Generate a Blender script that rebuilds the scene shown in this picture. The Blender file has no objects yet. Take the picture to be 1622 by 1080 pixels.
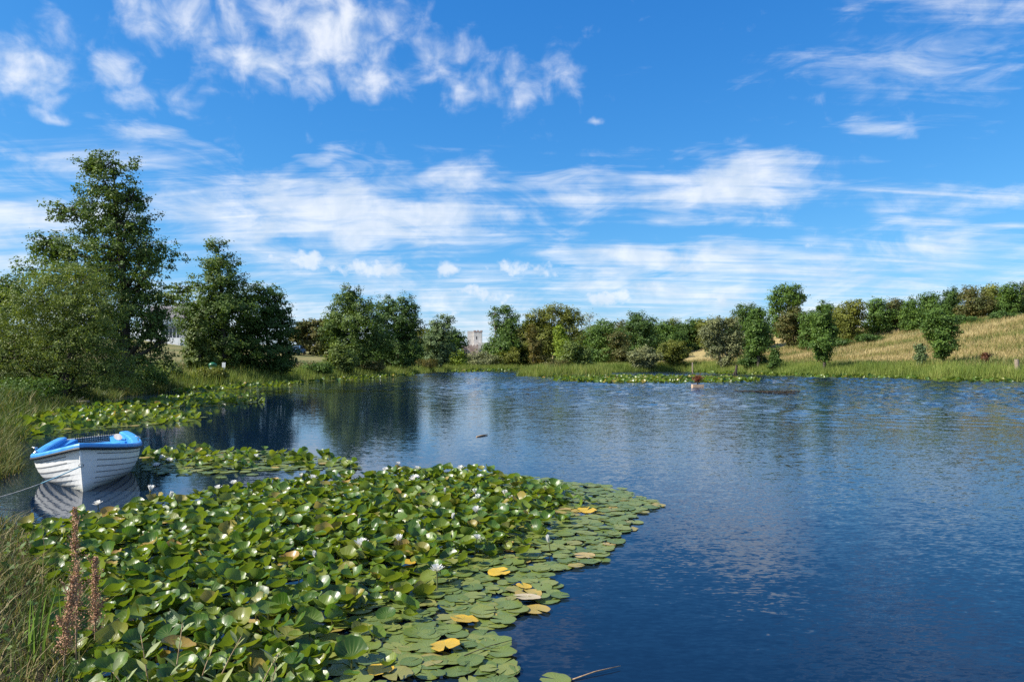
import bpy, math, random
import numpy as np
from mathutils import Vector, Matrix

R = math.radians
random.seed(11)
rng = np.random.default_rng(11)
scene = bpy.context.scene
C = scene.collection

# ------------------------------------------------------------------ camera
H, F, HY, CX = 1.9, 1171.0, 568.0, 811.0        # eye height, focal length in photo pixels, horizon row
cam = bpy.data.cameras.new('camera')
cam.sensor_width = 36.0
cam.lens = F / 1622.0 * 36.0
cam.shift_y = 28.0 / 1622.0
cam.clip_start, cam.clip_end = 0.05, 9000.0
camo = bpy.data.objects.new('camera', cam)
camo.location = (0, 0, H)
camo.rotation_euler = (R(90), 0, 0)
C.objects.link(camo)
scene.camera = camo

# ------------------------------------------------------------------ sun, sky, exposure
SUN_AZ, SUN_EL = R(-104), R(40)
S = Vector((math.sin(SUN_AZ) * math.cos(SUN_EL), math.cos(SUN_AZ) * math.cos(SUN_EL), math.sin(SUN_EL)))
sl = bpy.data.lights.new('sun', 'SUN')
sl.energy, sl.angle, sl.color = 5.0, R(0.5), (1.0, 0.94, 0.84)
so = bpy.data.objects.new('sun', sl)
so.rotation_euler = S.to_track_quat('Z', 'Y').to_euler()
C.objects.link(so)
scene.view_settings.view_transform = 'Standard'
scene.view_settings.look = 'None'
scene.view_settings.exposure = 0.82
scene.view_settings.gamma = 1.0
scene.cycles.use_denoising = False
scene.cycles.max_bounces = 6
scene.cycles.diffuse_bounces = 3
scene.cycles.glossy_bounces = 3
scene.cycles.transmission_bounces = 3
scene.cycles.transparent_max_bounces = 8
scene.cycles.sample_clamp_indirect = 4.0


class NT:
    """tiny node-graph helper"""
    def __init__(self, tree):
        self.t = tree
        tree.nodes.clear()

    def n(self, kind, **kw):
        nd = self.t.nodes.new(kind)
        for k, v in kw.items():
            setattr(nd, k, v)
        return nd

    def put(self, sock, v):
        if v is None:
            return
        if isinstance(v, bpy.types.NodeSocket):
            self.t.links.new(v, sock)
        else:
            sock.default_value = v

    def m(self, op, a, b=None, c=None, clamp=False):
        nd = self.n('ShaderNodeMath', operation=op, use_clamp=clamp)
        self.put(nd.inputs[0], a); self.put(nd.inputs[1], b); self.put(nd.inputs[2], c)
        return nd.outputs[0]

    def v(self, op, a, b=None, out=0):
        nd = self.n('ShaderNodeVectorMath', operation=op)
        self.put(nd.inputs[0], a); self.put(nd.inputs[1], b)
        return nd.outputs[out]

    def noise(self, vec, scale, detail=2.0, rough=0.5, dist=0.0, out='Fac'):
        nd = self.n('ShaderNodeTexNoise')
        self.put(nd.inputs['Vector'], vec)
        nd.inputs['Scale'].default_value = scale
        nd.inputs['Detail'].default_value = detail
        nd.inputs['Roughness'].default_value = rough
        nd.inputs['Distortion'].default_value = dist
        return nd.outputs[out]

    def rng(self, x, a, b, lo=0.0, hi=1.0, smooth=True):
        nd = self.n('ShaderNodeMapRange')
        if smooth:
            nd.interpolation_type = 'SMOOTHSTEP'
        self.put(nd.inputs[0], x)
        for i, q in enumerate((a, b, lo, hi)):
            nd.inputs[1 + i].default_value = q
        return nd.outputs[0]

    def mix(self, f, a, b, mode='MIX'):
        nd = self.n('ShaderNodeMix', data_type='RGBA', blend_type=mode)
        self.put(nd.inputs[0], f)
        for s, q in ((nd.inputs[6], a), (nd.inputs[7], b)):
            if isinstance(q, tuple) and len(q) == 3:
                q = q + (1.0,)
            self.put(s, q)
        return nd.outputs[2]

    def ramp(self, f, stops):
        nd = self.n('ShaderNodeValToRGB')
        cr = nd.color_ramp
        while len(cr.elements) < len(stops):
            cr.elements.new(0.5)
        for e, (p, c) in zip(cr.elements, stops):
            e.position = p
            e.color = tuple(c) + (1.0,)
        self.put(nd.inputs[0], f)
        return nd.outputs[0]


def build_world():
    w = bpy.data.worlds.new('World')
    scene.world = w
    w.use_nodes = True
    g = NT(w.node_tree)
    sky = g.n('ShaderNodeTexSky', sky_type='NISHITA')
    sky.sun_disc = False
    sky.sun_elevation, sky.sun_rotation = SUN_EL, SUN_AZ
    sky.altitude, sky.air_density, sky.dust_density, sky.ozone_density = 0, 1.0, 0.25, 2.5
    sc_ = g.n('ShaderNodeSeparateColor'); g.put(sc_.inputs[0], g.v('MULTIPLY', sky.outputs[0], (0.1, 0.1, 0.1)))
    cc_ = g.n('ShaderNodeCombineColor')
    for i in range(3):
        g.put(cc_.inputs[i], g.m('MULTIPLY', g.m('POWER', sc_.outputs[i], SKY_GAMMA[i]), SKY_TINT[i]))
    blue = cc_.outputs[0]
    d = g.v('NORMALIZE', g.n('ShaderNodeTexCoord').outputs['Generated'])
    sp = g.n('ShaderNodeSeparateXYZ'); g.put(sp.inputs[0], d)
    x, y, z = sp.outputs
    az = g.m('ARCTAN2', x, y)
    el = g.m('ARCSINE', z)
    cb = g.n('ShaderNodeCombineXYZ'); g.put(cb.inputs[0], az); g.put(cb.inputs[1], el)
    ae = cb.outputs[0]
    # the cloud sheet: direction projected on a high plane
    zz = g.m('ADD', g.m('MAXIMUM', z, 0.0), 0.10)
    pl = g.n('ShaderNodeCombineXYZ')
    g.put(pl.inputs[0], g.m('DIVIDE', x, zz)); g.put(pl.inputs[1], g.m('DIVIDE', y, zz))
    P = pl.outputs[0]

    def blobs(lst):
        tot = None
        wob = g.noise(ae, 9.0, 3.0, 0.6, out='Color')
        aew = g.v('ADD', ae, g.v('MULTIPLY', g.v('SUBTRACT', wob, (0.5, 0.5, 0.5)), (0.10, 0.06, 0)))
        for cx, cy, rx, ry, wt in lst:
            a = math.atan((cx - CX) / F)
            e = math.atan((HY - cy) / math.hypot(F, cx - CX))
            dd = g.v('SUBTRACT', aew, (a, e, 0))
            dd = g.v('MULTIPLY', dd, (F / rx, F / ry, 0))
            ln = g.v('LENGTH', dd, out=1)
            b = g.rng(ln, 0.0, 1.75, wt, 0.0)
            tot = b if tot is None else g.m('MAXIMUM', tot, b)
        return tot

    # puffy patches
    nA = g.noise(P, 3.2, 9.0, 0.58, 0.25)
    nA2 = g.noise(ae, 24.0, 6.0, 0.54, 0.4)
    puff = blobs([(330, 25, 135, 50, .80), (520, 45, 170, 75, .90), (410, 108, 75, 32, .90), (575, 118, 95, 40, .80),
                  (690, 85, 110, 60, .55), (800, 130, 75, 35, .66), (25, 82, 90, 52, .82), (185, 108, 42, 24, .80),
                  (90, 60, 60, 40, .5), (250, 150, 70, 24, .68), (880, 120, 50, 60, .45), (940, 187, 22, 8, .8), (65, 168, 40, 10, .6)])
    nz = lambda n_, k: g.m('MULTIPLY', g.m('SUBTRACT', n_, 0.5), k)
    mA = g.rng(g.m('ADD', puff, g.m('ADD', nz(nA, 1.25), nz(nA2, 1.7))), 0.22, 1.25)
    # little fair-weather heaps low down
    nS = g.noise(ae, 55.0, 5.0, 0.55)
    heap = blobs([(467, 418, 46, 16, 1.1), (585, 426, 58, 15, 1.1), (708, 430, 26, 19, 1.1), (770, 468, 66, 15, 1.0),
                  (968, 475, 40, 15, 1.1), (1130, 466, 17, 12, .95), (830, 432, 90, 20, .8), (1290, 388, 20, 14, .7), (700, 500, 60, 12, .6)])
    mS = g.rng(g.m('ADD', heap, nz(nS, 1.8)), 0.36, 1.05)
    # smooth veils
    mp = g.n('ShaderNodeMapping'); mp.inputs['Rotation'].default_value = (0, 0, R(24)); mp.inputs['Scale'].default_value = (0.35, 2.1, 1)
    g.put(mp.inputs[0], P)
    nB = g.noise(mp.outputs[0], 2.6, 10.0, 0.62, 0.6)
    mp2 = g.n('ShaderNodeMapping'); mp2.inputs['Rotation'].default_value = (0, 0, R(-12)); mp2.inputs['Scale'].default_value = (5.0, 15.0, 1)
    g.put(mp2.inputs[0], ae)
    nV = g.noise(mp2.outputs[0], 1.6, 8.0, 0.6, 0.9)
    veil = blobs([(1150, 302, 190, 52, .98), (1460, 62, 260, 95, .58), (1540, 318, 150, 40, .78), (1060, 408, 230, 34, .95),
                  (560, 345, 330, 75, 1.05), (380, 330, 220, 60, .85), (650, 275, 170, 24, .85), (40, 335, 150, 60, .95), (10, 420, 120, 40, .7), (900, 305, 140, 55, .72),
                  (1380, 195, 60, 30, .42), (1380, 280, 120, 60, .46), (1450, 400, 330, 40, .8), (250, 215, 120, 20, .55), (510, 245, 50, 14, .7),
                  (120, 250, 200, 60, .5), (700, 460, 400, 50, .7), (1100, 455, 420, 50, .86), (1000, 520, 700, 45, .8), (300, 480, 400, 60, .6), (1500, 455, 260, 40, .62)])
    far = g.rng(el, R(16), R(1), 0.0, 0.76)
    vsum = g.m('MAXIMUM', g.m('MAXIMUM', veil, far), g.rng(g.m('ABSOLUTE', az), R(36), R(60), 0.0, 0.62))      # the same broken veil goes on all round
    mV = g.rng(g.m('ADD', vsum, g.m('ADD', nz(nB, 1.3), nz(nV, 1.7))), 0.25, 1.20)
    # scattered cloud over the rest of the sky dome
    rest = g.m('MULTIPLY', g.rng(nA, 0.52, 0.78), g.rng(g.m('ABSOLUTE', az), R(38), R(60)))
    op = g.m('MAXIMUM', g.m('MULTIPLY', mA, 0.80), g.m('MAXIMUM', g.m('MULTIPLY', mV, 0.78), g.m('MAXIMUM', g.m('MULTIPLY', mS, 0.74), g.m('MULTIPLY', rest, 0.7))))
    op = g.m('MULTIPLY', op, g.rng(z, -0.01, 0.02))
    shade = g.rng(nA2, 0.3, 0.7)
    ccol = g.mix(shade, (0.44, 0.49, 0.55), (0.60, 0.61, 0.63))
    col = g.mix(op, blue, ccol)
    bg = g.n('ShaderNodeBackground')
    g.put(bg.inputs[0], g.v('MULTIPLY', col, (10, 10, 10)))
    bg.inputs[1].default_value = 0.1
    out = g.n('ShaderNodeOutputWorld')
    g.t.links.new(bg.outputs[0], out.inputs[0])


SKY_GAMMA, SKY_TINT = (1.48, 0.90, 0.58), (0.55, 0.585, 0.72)      # per-channel contrast and gain of the sky
build_world()

# ------------------------------------------------------------------ helpers
def W(px, py, d):
    return ((px - CX) / F * d, d, H + (HY - py) / F * d)


def G(px, py):
    d = H * F / (py - HY)
    return ((px - CX) / F * d, d)


def tag(o, label=None, cat=None, group=None, kind=None):
    if label: o['label'] = label
    if cat: o['category'] = cat
    if group: o['group'] = group
    if kind: o['kind'] = kind
    return o


def empty(name, loc=(0, 0, 0), rz=0.0):
    o = bpy.data.objects.new(name, None)
    o.empty_display_size = 0.1
    o.location = loc
    o.rotation_euler = (0, 0, rz)
    C.objects.link(o)
    return o


def link(name, me, parent=None, mat=None):
    o = bpy.data.objects.new(name, me)
    C.objects.link(o)
    if parent is not None:
        o.parent = parent
    if mat is not None and not me.materials:
        me.materials.append(mat)
    return o


def np_mesh(name, verts, faces, mat=None, smooth=False, attrs=None, mats=None, midx=None):
    """faces: (n,k) int array, or list of such arrays"""
    verts = np.asarray(verts, np.float32)
    fl = faces if isinstance(faces, list) else [faces]
    fl = [np.asarray(f, np.int32) for f in fl if len(f)]
    me = bpy.data.meshes.new(name)
    me.vertices.add(len(verts))
    me.vertices.foreach_set('co', verts.ravel())
    loops = np.concatenate([f.ravel() for f in fl])
    tot = np.concatenate([np.full(len(f), f.shape[1], np.int32) for f in fl])
    start = np.concatenate([[0], np.cumsum(tot)[:-1]]).astype(np.int32)
    me.loops.add(len(loops))
    me.loops.foreach_set('vertex_index', loops)
    me.polygons.add(len(tot))
    me.polygons.foreach_set('loop_start', start)
    me.polygons.foreach_set('loop_total', tot)
    if smooth:
        me.polygons.foreach_set('use_smooth', np.ones(len(tot), bool))
    if midx is not None:
        me.polygons.foreach_set('material_index', np.asarray(midx, np.int32))
    for m_ in (mats or ([mat] if mat else [])):
        me.materials.append(m_)
    for nm, (dom, typ, arr) in (attrs or {}).items():
        a = me.attributes.new(nm, typ, dom)
        a.data.foreach_set('value' if typ == 'FLOAT' else 'vector', np.asarray(arr, np.float32).ravel())
    me.update(calc_edges=True)
    return me


class MB:
    """collects boxes, tubes and sheets into one mesh"""
    def __init__(self):
        self.v, self.f = [], []

    def add(self, vs, fs):
        o = len(self.v)
        self.v += [tuple(map(float, p)) for p in vs]
        self.f += [tuple(i + o for i in q) for q in fs]

    def box(self, lo, hi, M=None):
        x0, y0, z0 = lo; x1, y1, z1 = hi
        vs = [(x0, y0, z0), (x1, y0, z0), (x1, y1, z0), (x0, y1, z0), (x0, y0, z1), (x1, y0, z1), (x1, y1, z1), (x0, y1, z1)]
        if M is not None:
            vs = [tuple(M @ Vector(p)) for p in vs]
        self.add(vs, [(0, 3, 2, 1), (4, 5, 6, 7), (0, 1, 5, 4), (1, 2, 6, 5), (2, 3, 7, 6), (3, 0, 4, 7)])

    def tube(self, pts, rad, k=6):
        pts = [Vector(p) for p in pts]
        n = len(pts)
        if not hasattr(rad, '__len__'):
            rad = [rad] * n
        vs = []
        up = Vector((0.3, 0.2, 1)).normalized()
        for i, p in enumerate(pts):
            t = (pts[min(i + 1, n - 1)] - pts[max(i - 1, 0)]).normalized()
            a = t.cross(up)
            if a.length < 1e-3:
                a = t.cross(Vector((1, 0, 0)))
            a.normalize(); b = t.cross(a)
            for j in range(k):
                q = 2 * math.pi * j / k
                vs.append(p + (a * math.cos(q) + b * math.sin(q)) * rad[i])
        fs = [(i * k + j, i * k + (j + 1) % k, (i + 1) * k + (j + 1) % k, (i + 1) * k + j) for i in range(n - 1) for j in range(k)]
        fs += [tuple(range(k))[::-1], tuple(range((n - 1) * k, n * k))]
        self.add(vs, fs)

    def lathe(self, prof, k=16, c=(0, 0, 0)):
        vs = [(c[0] + r * math.cos(2 * math.pi * j / k), c[1] + r * math.sin(2 * math.pi * j / k), c[2] + z) for r, z in prof for j in range(k)]
        n = len(prof)
        fs = [(i * k + j, i * k + (j + 1) % k, (i + 1) * k + (j + 1) % k, (i + 1) * k + j) for i in range(n - 1) for j in range(k)]
        fs += [tuple(range(k))[::-1], tuple(range((n - 1) * k, n * k))]
        self.add(vs, fs)

    def mesh(self, name, mat, smooth=False):
        me = bpy.data.meshes.new(name)
        me.from_pydata(self.v, [], self.f)
        if smooth:
            me.polygons.foreach_set('use_smooth', [True] * len(me.polygons))
        me.materials.append(mat)
        me.update()
        return me

    def obj(self, name, mat, parent=None, smooth=False):
        return link(name, self.mesh(name, mat, smooth), parent)


# ------------------------------------------------------------------ materials
def new_mat(name):
    m = bpy.data.materials.new(name)
    m.use_nodes = True
    return m, NT(m.node_tree)


def finish(g, shader):
    o = g.n('ShaderNodeOutputMaterial')
    g.t.links.new(shader, o.inputs[0])


def pbsdf(g, col, rough=0.6, spec=0.5, normal=None, **kw):
    b = g.n('ShaderNodeBsdfPrincipled')
    g.put(b.inputs['Base Color'], col if not (isinstance(col, tuple) and len(col) == 3) else col + (1.0,))
    g.put(b.inputs['Roughness'], rough)
    g.put(b.inputs['Specular IOR Level'], spec)
    if normal is not None:
        g.put(b.inputs['Normal'], normal)
    for k, v in kw.items():
        g.put(b.inputs[k], v)
    return b.outputs[0]


def leaf_mat(name, stops, rough=0.55, trans=0.28, spec=0.22, tgain=(1.3, 1.25, 0.5)):
    m, g = new_mat(name)
    at = g.n('ShaderNodeAttribute', attribute_name='rnd').outputs['Fac']
    col = g.ramp(at, stops)
    b = pbsdf(g, col, rough, spec)
    t = g.n('ShaderNodeBsdfTranslucent')
    g.put(t.inputs[0], g.mix(1.0, col, tgain, 'MULTIPLY'))
    mx = g.n('ShaderNodeMixShader'); mx.inputs[0].default_value = trans
    g.t.links.new(b, mx.inputs[1]); g.t.links.new(t.outputs[0], mx.inputs[2])
    finish(g, mx.outputs[0])
    return m


def noisy_mat(name, c1, c2, scale=8.0, rough=0.7, bump=0.0, spec=0.4, detail=4.0, stretch=(1, 1, 1)):
    m, g = new_mat(name)
    tc = g.v('MULTIPLY', g.n('ShaderNodeTexCoord').outputs['Object'], stretch)
    n = g.noise(tc, scale, detail, 0.6)
    col = g.mix(g.rng(n, 0.3, 0.7), c1, c2)
    nrm = None
    if bump:
        bn = g.n('ShaderNodeBump'); bn.inputs['Strength'].default_value = 0.8; bn.inputs['Distance'].default_value = bump
        g.put(bn.inputs['Height'], n); nrm = bn.outputs[0]
    finish(g, pbsdf(g, col, rough, spec, nrm))
    return m


def shades(c, lo=0.62, hi=1.5, yel=0.14):
    c = (c[0] * 1.52, c[1] * 1.45, c[2] * 1.08)
    a = tuple(q * lo for q in c)
    b = c
    d = (c[0] * hi + yel * c[1], c[1] * hi, c[2] * hi * 0.8)
    return [(0.0, a), (0.5, b), (1.0, d)]


M = {}
M['alder'] = leaf_mat('alder_leaf', shades((0.058, 0.100, 0.030)))
M['willow'] = leaf_mat('willow_leaf', shades((0.088, 0.128, 0.042)), trans=0.3)
M['dark'] = leaf_mat('dark_leaf', shades((0.040, 0.080, 0.024)))
M['mid'] = leaf_mat('mid_leaf', shades((0.055, 0.105, 0.028)))
M['olive'] = leaf_mat('olive_leaf', shades((0.095, 0.115, 0.030)))
M['gold'] = leaf_mat('yellowing_leaf', [(0, (0.07, 0.08, 0.02)), (0.5, (0.13, 0.12, 0.03)), (1, (0.24, 0.17, 0.04))])
M['rust'] = leaf_mat('rusty_leaf', [(0, (0.055, 0.080, 0.025)), (0.5, (0.11, 0.12, 0.035)), (1, (0.17, 0.135, 0.045))])
M['lime'] = leaf_mat('lime_leaf', shades((0.13, 0.19, 0.03)))
M['silver'] = leaf_mat('silver_leaf', shades((0.115, 0.135, 0.085)), trans=0.2)
M['blueg'] = leaf_mat('blue_green_leaf', shades((0.07, 0.11, 0.06)), trans=0.2)
M['yew'] = leaf_mat('yew_needle', shades((0.055, 0.085, 0.022)), trans=0.15)
M['sallow'] = leaf_mat('sallow_leaf', shades((0.16, 0.20, 0.12), 0.8, 1.25), trans=0.25, rough=0.55)
M['bark'] = noisy_mat('bark', (0.035, 0.028, 0.02), (0.10, 0.085, 0.065), 6, 0.9, 0.02, stretch=(3, 3, 1))
M['palebark'] = noisy_mat('pale_bark', (0.16, 0.14, 0.11), (0.34, 0.31, 0.26), 4, 0.85, 0.01, stretch=(3, 3, 1))
M['reed'] = leaf_mat('reed_blade', [(0, (0.075, 0.125, 0.025)), (0.45, (0.16, 0.22, 0.04)), (0.8, (0.27, 0.30, 0.075)), (1, (0.40, 0.31, 0.13))], trans=0.3)
M['greengrass'] = leaf_mat('green_grass', [(0, (0.04, 0.075, 0.018)), (0.6, (0.10, 0.145, 0.035)), (0.9, (0.18, 0.19, 0.06)), (1, (0.32, 0.25, 0.11))], trans=0.3)
M['drygrass'] = leaf_mat('dry_grass', [(0, (0.12, 0.15, 0.035)), (0.2, (0.20, 0.185, 0.055)), (0.45, (0.27, 0.215, 0.085)), (0.75, (0.37, 0.30, 0.135)), (1, (0.48, 0.40, 0.205))], trans=0.25, tgain=(1, 1, 1), rough=0.7)
M['bankgrass'] = leaf_mat('bank_grass', [(0, (0.05, 0.08, 0.02)), (0.5, (0.14, 0.17, 0.04)), (0.8, (0.28, 0.21, 0.09)), (1, (0.44, 0.34, 0.19))], trans=0.25, tgain=(1.1, 1.1, 0.7), rough=0.6)
M['dock'] = noisy_mat('dock_seed', (0.26, 0.115, 0.06), (0.55, 0.34, 0.20), 60, 0.8)
M['docktan'] = noisy_mat('dry_stalk', (0.24, 0.15, 0.08), (0.42, 0.31, 0.19), 30, 0.8)
M['wood'] = noisy_mat('weathered_wood', (0.16, 0.12, 0.085), (0.36, 0.29, 0.22), 5, 0.85, 0.004, stretch=(1, 1, 8))
M['darkwood'] = noisy_mat('dark_wood', (0.025, 0.02, 0.015), (0.07, 0.055, 0.04), 6, 0.9, 0.006)
M['stone'] = noisy_mat('ruin_stone', (0.50, 0.47, 0.44), (0.68, 0.65, 0.61), 1.2, 0.9, 0.03, detail=8)
M['redstone'] = noisy_mat('lichened_stone', (0.30, 0.20, 0.17), (0.52, 0.42, 0.37), 1.0, 0.9, 0.03, detail=8)
M['white'] = noisy_mat('white_render', (0.66, 0.66, 0.65), (0.76, 0.76, 0.75), 3, 0.7)
M['slate'] = noisy_mat('roof_slate', (0.11, 0.10, 0.11), (0.19, 0.175, 0.18), 4, 0.7)
M['brightwhite'] = noisy_mat('white_paint', (0.74, 0.75, 0.76), (0.8, 0.8, 0.8), 4, 0.5)


def plain(name, col, rough=0.5, spec=0.5, **kw):
    m, g = new_mat(name)
    finish(g, pbsdf(g, col, rough, spec, **kw))
    return m


M['glass'] = plain('window_glass', (0.03, 0.04, 0.05), 0.05, 0.6)
M['black'] = plain('black_rubber', (0.018, 0.019, 0.022), 0.55)
M['metal'] = plain('galvanised_steel', (0.5, 0.5, 0.5), 0.35, 0.5, Metallic=1.0)
M['binplastic'] = plain('green_bin_plastic', (0.02, 0.13, 0.06), 0.4)
M['carpaint'] = plain('blue_car_paint', (0.10, 0.19, 0.32), 0.25, 0.5)
M['rope'] = noisy_mat('grey_rope', (0.28, 0.27, 0.25), (0.45, 0.44, 0.42), 40, 0.9)
M['bluerope'] = noisy_mat('blue_rope', (0.10, 0.30, 0.40), (0.30, 0.52, 0.60), 40, 0.8)
M['berry'] = leaf_mat('red_leaf', [(0, (0.08, 0.02, 0.018)), (0.6, (0.19, 0.045, 0.03)), (1, (0.26, 0.11, 0.05))])
M['scabious'] = plain('blue_petal', (0.10, 0.14, 0.42), 0.6)
M['yellowcore'] = plain('stamen_yellow', (0.75, 0.48, 0.04), 0.6)
M['stalk'] = plain('lily_stalk', (0.10, 0.11, 0.03), 0.5)
M['planter'] = noisy_mat('planter_wood', (0.36, 0.24, 0.15), (0.56, 0.42, 0.30), 5, 0.8, 0.004, stretch=(1, 1, 6))


def petal_mat():
    m, g = new_mat('white_petal')
    b = pbsdf(g, (0.82, 0.81, 0.78), 0.45, 0.4)
    t = g.n('ShaderNodeBsdfTranslucent'); t.inputs[0].default_value = (0.8, 0.78, 0.7, 1)
    mx = g.n('ShaderNodeMixShader'); mx.inputs[0].default_value = 0.3
    g.t.links.new(b, mx.inputs[1]); g.t.links.new(t.outputs[0], mx.inputs[2])
    finish(g, mx.outputs[0])
    return m


M['petal'] = petal_mat()


def pad_mat(name, stops, rough, trans, spec, under=(0.13, 0.17, 0.03)):
    m, g = new_mat(name)
    at = g.n('ShaderNodeAttribute', attribute_name='rnd').outputs['Fac']
    rd = g.m('FRACT', g.m('ADD', at, g.n('ShaderNodeObjectInfo').outputs['Random']))
    col = g.ramp(rd, stops)
    pc = g.n('ShaderNodeAttribute', attribute_name='pc').outputs['Vector']
    sp = g.n('ShaderNodeSeparateXYZ'); g.put(sp.inputs[0], pc)
    ang = g.m('ARCTAN2', sp.outputs[1], sp.outputs[0])
    rad = g.v('LENGTH', pc, out=1)
    vein = g.m('POWER', g.m('ABSOLUTE', g.m('SINE', g.m('MULTIPLY', ang, 8.5))), 9.0)
    vein = g.m('SUBTRACT', 1.0, g.m('POWER', g.m('SUBTRACT', 1.0, vein), 3.0))
    vein = g.m('MULTIPLY', vein, g.rng(rad, 1.0, 0.35, 0.0, 1.0))
    off = g.v('ADD', pc, g.v('SCALE', g.n('ShaderNodeObjectInfo').outputs['Location'], None))
    n1 = g.noise(g.v('ADD', pc, g.v('MULTIPLY', g.n('ShaderNodeObjectInfo').outputs['Location'], (7, 7, 7))), 2.3, 5.0, 0.65)
    col = g.mix(g.m('MULTIPLY', vein, 0.5), col, (0.20, 0.25, 0.07))
    col = g.mix(g.m('MULTIPLY', g.rng(n1, 0.55, 0.75), 0.45), col, (0.17, 0.16, 0.035))
    # brown nibbled rim and spots
    spot = g.m('MULTIPLY', g.rng(g.noise(pc, 6.5, 3.0, 0.7), 0.62, 0.70), 0.75)
    rim = g.m('MULTIPLY', g.rng(g.m('ADD', rad, g.m('MULTIPLY', n1, 0.25)), 1.06, 1.17), 0.6)
    col = g.mix(g.m('MAXIMUM', spot, rim), col, (0.14, 0.075, 0.025))
    geo = g.n('ShaderNodeNewGeometry')
    col = g.mix(g.m('MULTIPLY', geo.outputs['Backfacing'], 0.7), col, under)
    bp = g.n('ShaderNodeBump'); bp.inputs['Strength'].default_value = 0.3; bp.inputs['Distance'].default_value = 0.003
    g.put(bp.inputs['Height'], g.m('ADD', g.m('MULTIPLY', vein, -0.7), g.noise(pc, 5.0, 3.0, 0.6)))
    b = pbsdf(g, col, g.rng(n1, 0.3, 0.7, rough * 0.8, rough * 1.3), spec, bp.outputs[0])
    t = g.n('ShaderNodeBsdfTranslucent'); g.put(t.inputs[0], g.mix(1.0, col, (1.6, 1.6, 0.5), 'MULTIPLY'))
    mx = g.n('ShaderNodeMixShader'); mx.inputs[0].default_value = trans
    g.t.links.new(b, mx.inputs[1]); g.t.links.new(t.outputs[0], mx.inputs[2])
    finish(g, mx.outputs[0])
    return m


M['padup'] = pad_mat('raised_pad', [(0, (0.032, 0.085, 0.008)), (0.36, (0.060, 0.135, 0.011)), (0.70, (0.115, 0.185, 0.016)), (0.90, (0.18, 0.205, 0.026)), (0.955, (0.20, 0.20, 0.035)), (0.985, (0.34, 0.23, 0.05)), (1, (0.38, 0.22, 0.06))], 0.36, 0.34, 0.5)
M['padflat'] = pad_mat('floating_pad', [(0, (0.080, 0.125, 0.024)), (0.5, (0.135, 0.180, 0.034)), (0.88, (0.190, 0.210, 0.045)), (0.95, (0.24, 0.21, 0.06)), (0.985, (0.42, 0.28, 0.06)), (1, (0.42, 0.30, 0.12))], 0.40, 0.15, 0.5)
M['padyellow'] = pad_mat('yellow_pad', [(0, (0.55, 0.34, 0.03)), (0.6, (0.66, 0.42, 0.04)), (1, (0.60, 0.28, 0.04))], 0.45, 0.2, 0.4)
M['padtan'] = pad_mat('bleached_pad', [(0, (0.50, 0.40, 0.26)), (1, (0.58, 0.46, 0.30))], 0.5, 0.15, 0.4)


def water_mat():
    m, g = new_mat('pond_water')
    tc = g.n('ShaderNodeTexCoord').outputs['Object']
    wind = g.noise(g.v('MULTIPLY', tc, (0.05, 0.022, 1)), 1.0, 3.0, 0.55)
    sp = g.n('ShaderNodeSeparateXYZ'); g.put(sp.inputs[0], tc)
    open_ = g.rng(g.m('ADD', sp.outputs[0], g.m('MULTIPLY', sp.outputs[1], 0.16)), -4.5, 9.0)   # the lee under the left bank stays calm
    amp = g.m('MULTIPLY', g.m('ADD', 0.16, g.m('MULTIPLY', open_, 0.84)), g.rng(wind, 0.32, 0.68, 0.45, 1.0))
    # ripple slopes straight from noise, so that the far water stays as rough as it is
    far_ = g.rng(g.m('ADD', sp.outputs[1], g.m('MULTIPLY', g.m('SUBTRACT', wind, 0.5), 40.0)), 22.0, 46.0)       # wind reaches the middle of the pond
    half = (0.5, 0.5, 0.5)
    w0 = g.v('SUBTRACT', g.noise(g.v('MULTIPLY', tc, (2.6, 0.6, 1)), 1.0, 2.0, 0.5, 0.3, out='Color'), half)
    w1 = g.v('SUBTRACT', g.noise(g.v('MULTIPLY', tc, (1.0, 2.2, 1)), 3.3, 2.0, 0.5, 0.4, out='Color'), half)
    w2 = g.v('SUBTRACT', g.noise(g.v('MULTIPLY', tc, (1.0, 2.4, 1)), 13.0, 3.0, 0.55, 0.5, out='Color'), half)

    def scl(v_, k_):
        nd = g.n('ShaderNodeVectorMath', operation='SCALE'); g.put(nd.inputs[0], v_); g.put(nd.inputs['Scale'], k_)
        return nd.outputs[0]
    sl_ = g.v('ADD', scl(w1, g.m('ADD', 0.20, g.m('MULTIPLY', far_, 0.4))), scl(w2, g.m('ADD', 0.50, g.m('MULTIPLY', far_, 0.6))))
    sl_ = g.v('ADD', sl_, scl(w0, g.m('MULTIPLY', far_, 0.3)))
    sl_ = g.v('MULTIPLY', scl(sl_, amp), (0.75, 1.0, 0.0))
    nrm = g.v('NORMALIZE', g.v('ADD', sl_, g.n('ShaderNodeNewGeometry').outputs['Normal']))
    b = pbsdf(g, (0.003, 0.012, 0.031), 0.03, 0.5, nrm, IOR=1.33)
    finish(g, b)
    return m


M['water'] = water_mat()


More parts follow.
